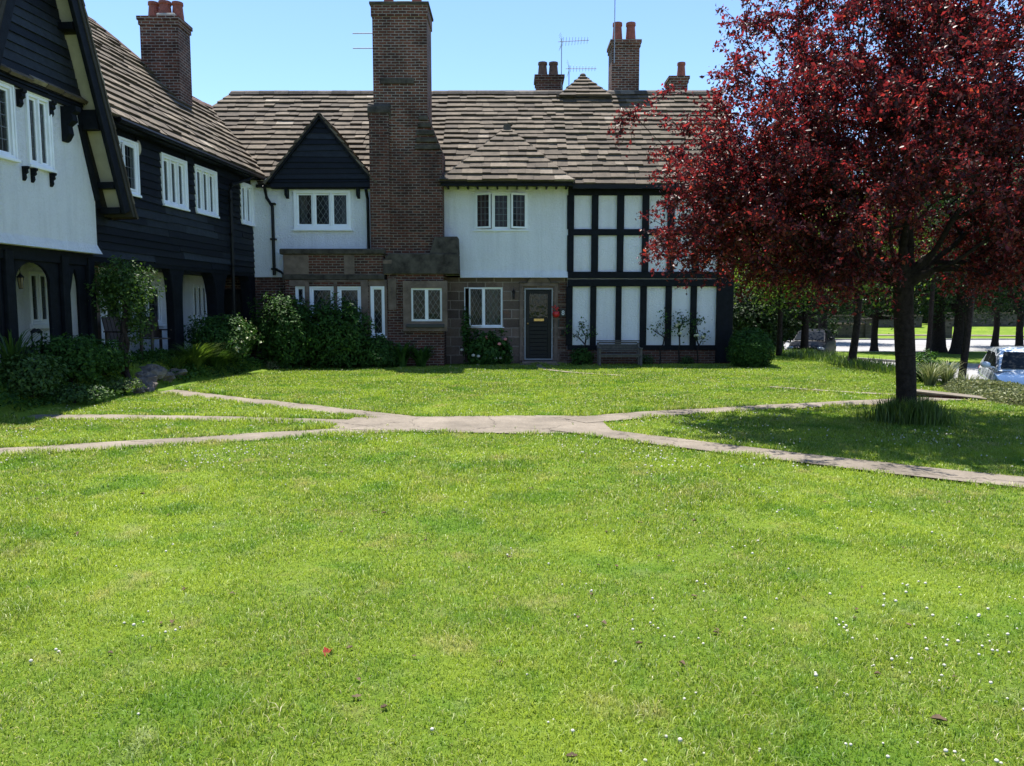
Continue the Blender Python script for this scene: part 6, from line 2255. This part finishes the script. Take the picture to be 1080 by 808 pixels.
def dead_leaf(px, py, size, mat, label, group=None):
    x, y = gr(px, py, 0.022)
    size *= 0.62
    m = MB()
    a = random.uniform(0, 6.28)
    us = [-1, -0.7, -0.3, 0.1, 0.5, 0.8, 1.0]
    curl, bend = random.uniform(0.5, 1.1), random.uniform(-0.25, 0.35)

    def pt(u, v):
        return Vector((x + size * (u * math.cos(a) - v * math.sin(a)), y + size * (u * math.sin(a) + v * math.cos(a)), 0.012 + size * (curl * abs(v) + bend * u * u)))
    for i in range(len(us) - 1):
        w0, w1 = [0.55 * (1 - abs(u) ** 2.2) ** 0.8 * (1 + 0.25 * math.sin(9 * u + a)) for u in us[i:i + 2]]
        for sg in (-1, 1):
            q = [pt(us[i], 0), pt(us[i + 1], 0), pt(us[i + 1], sg * w1), pt(us[i], sg * w0)]
            m.poly(q if sg > 0 else q[::-1])
    return tag(m.build('fallen_leaf', M[mat]), label, 'leaf', group)


dead_leaf(346, 685, 0.062, 'redleaf', 'single bright red leaf lying on the near lawn left of centre')
for px, py, s in ((527, 696, .030), (674, 677, .03), (378, 714, .025), (405, 744, .028), (376, 733, .035), (535, 506, .05), (405, 540, .04), (360, 560, .03), (610, 649, .025), (755, 665, .03), (958, 657, .03), (675, 550, .04), (732, 548, .04), (765, 548, .03), (640, 560, .03), (990, 757, .05), (603, 796, .035), (640, 520, .035), (1000, 528, .04), (560, 514, .04), (80, 562, .05), (395, 538, .03), (870, 528, .03), (953, 577, .03), (700, 505, .04), (690, 497, .04), (780, 505, .04), (150, 520, .04)) + tuple((random.uniform(20, 1060), random.uniform(490, 720), random.uniform(.018, .036)) for _ in range(38)):
    dead_leaf(px, py, s, 'drybrown', 'dry brown leaf lying curled on the mown lawn', 'dry brown leaves on the lawn')

# ------------------------------------------------------------------ camera, light, sky
cam = bpy.data.cameras.new('camera')
cam.sensor_width = 36
cam.lens = 36 * FOC / 1080
cam.clip_start = 0.05
cam.clip_end = 2000
co = link(bpy.data.objects.new('camera', cam))
co.location = (0, 0, EYE)
co.rotation_euler = (math.pi / 2 - PITCH, 0, 0)
S.camera = co

SUN_TO = Vector((-0.106, 0.30, 1.0)).normalized()
sl = bpy.data.lights.new('sun', 'SUN')
sl.energy = 4.6
sl.angle = R(0.53)
sl.color = (1.0, 0.95, 0.87)
so = link(bpy.data.objects.new('sun', sl))
so.rotation_euler = (-SUN_TO).to_track_quat('-Z', 'Y').to_euler()
so.location = (0, 0, 30)

wd = bpy.data.worlds.new('World')
S.world = wd
wd.use_nodes = True
nt = wd.node_tree
sky = nt.nodes.new('ShaderNodeTexSky')
sky.sky_type = 'NISHITA'
sky.sun_disc = False
sky.sun_elevation = math.asin(SUN_TO.z)
sky.sun_rotation = math.atan2(SUN_TO.x, SUN_TO.y)
sky.altitude = 600
sky.air_density = 1.0
sky.dust_density = 0.05
sky.ozone_density = 5.5
bg = nt.nodes['Background']
bg.inputs['Strength'].default_value = 0.100
nt.links.new(sky.outputs[0], bg.inputs['Color'])

S.view_settings.view_transform = 'Standard'
S.view_settings.look = 'None'
S.view_settings.exposure = 1.40
S.view_settings.gamma = 1
S.view_settings.use_curve_mapping = False
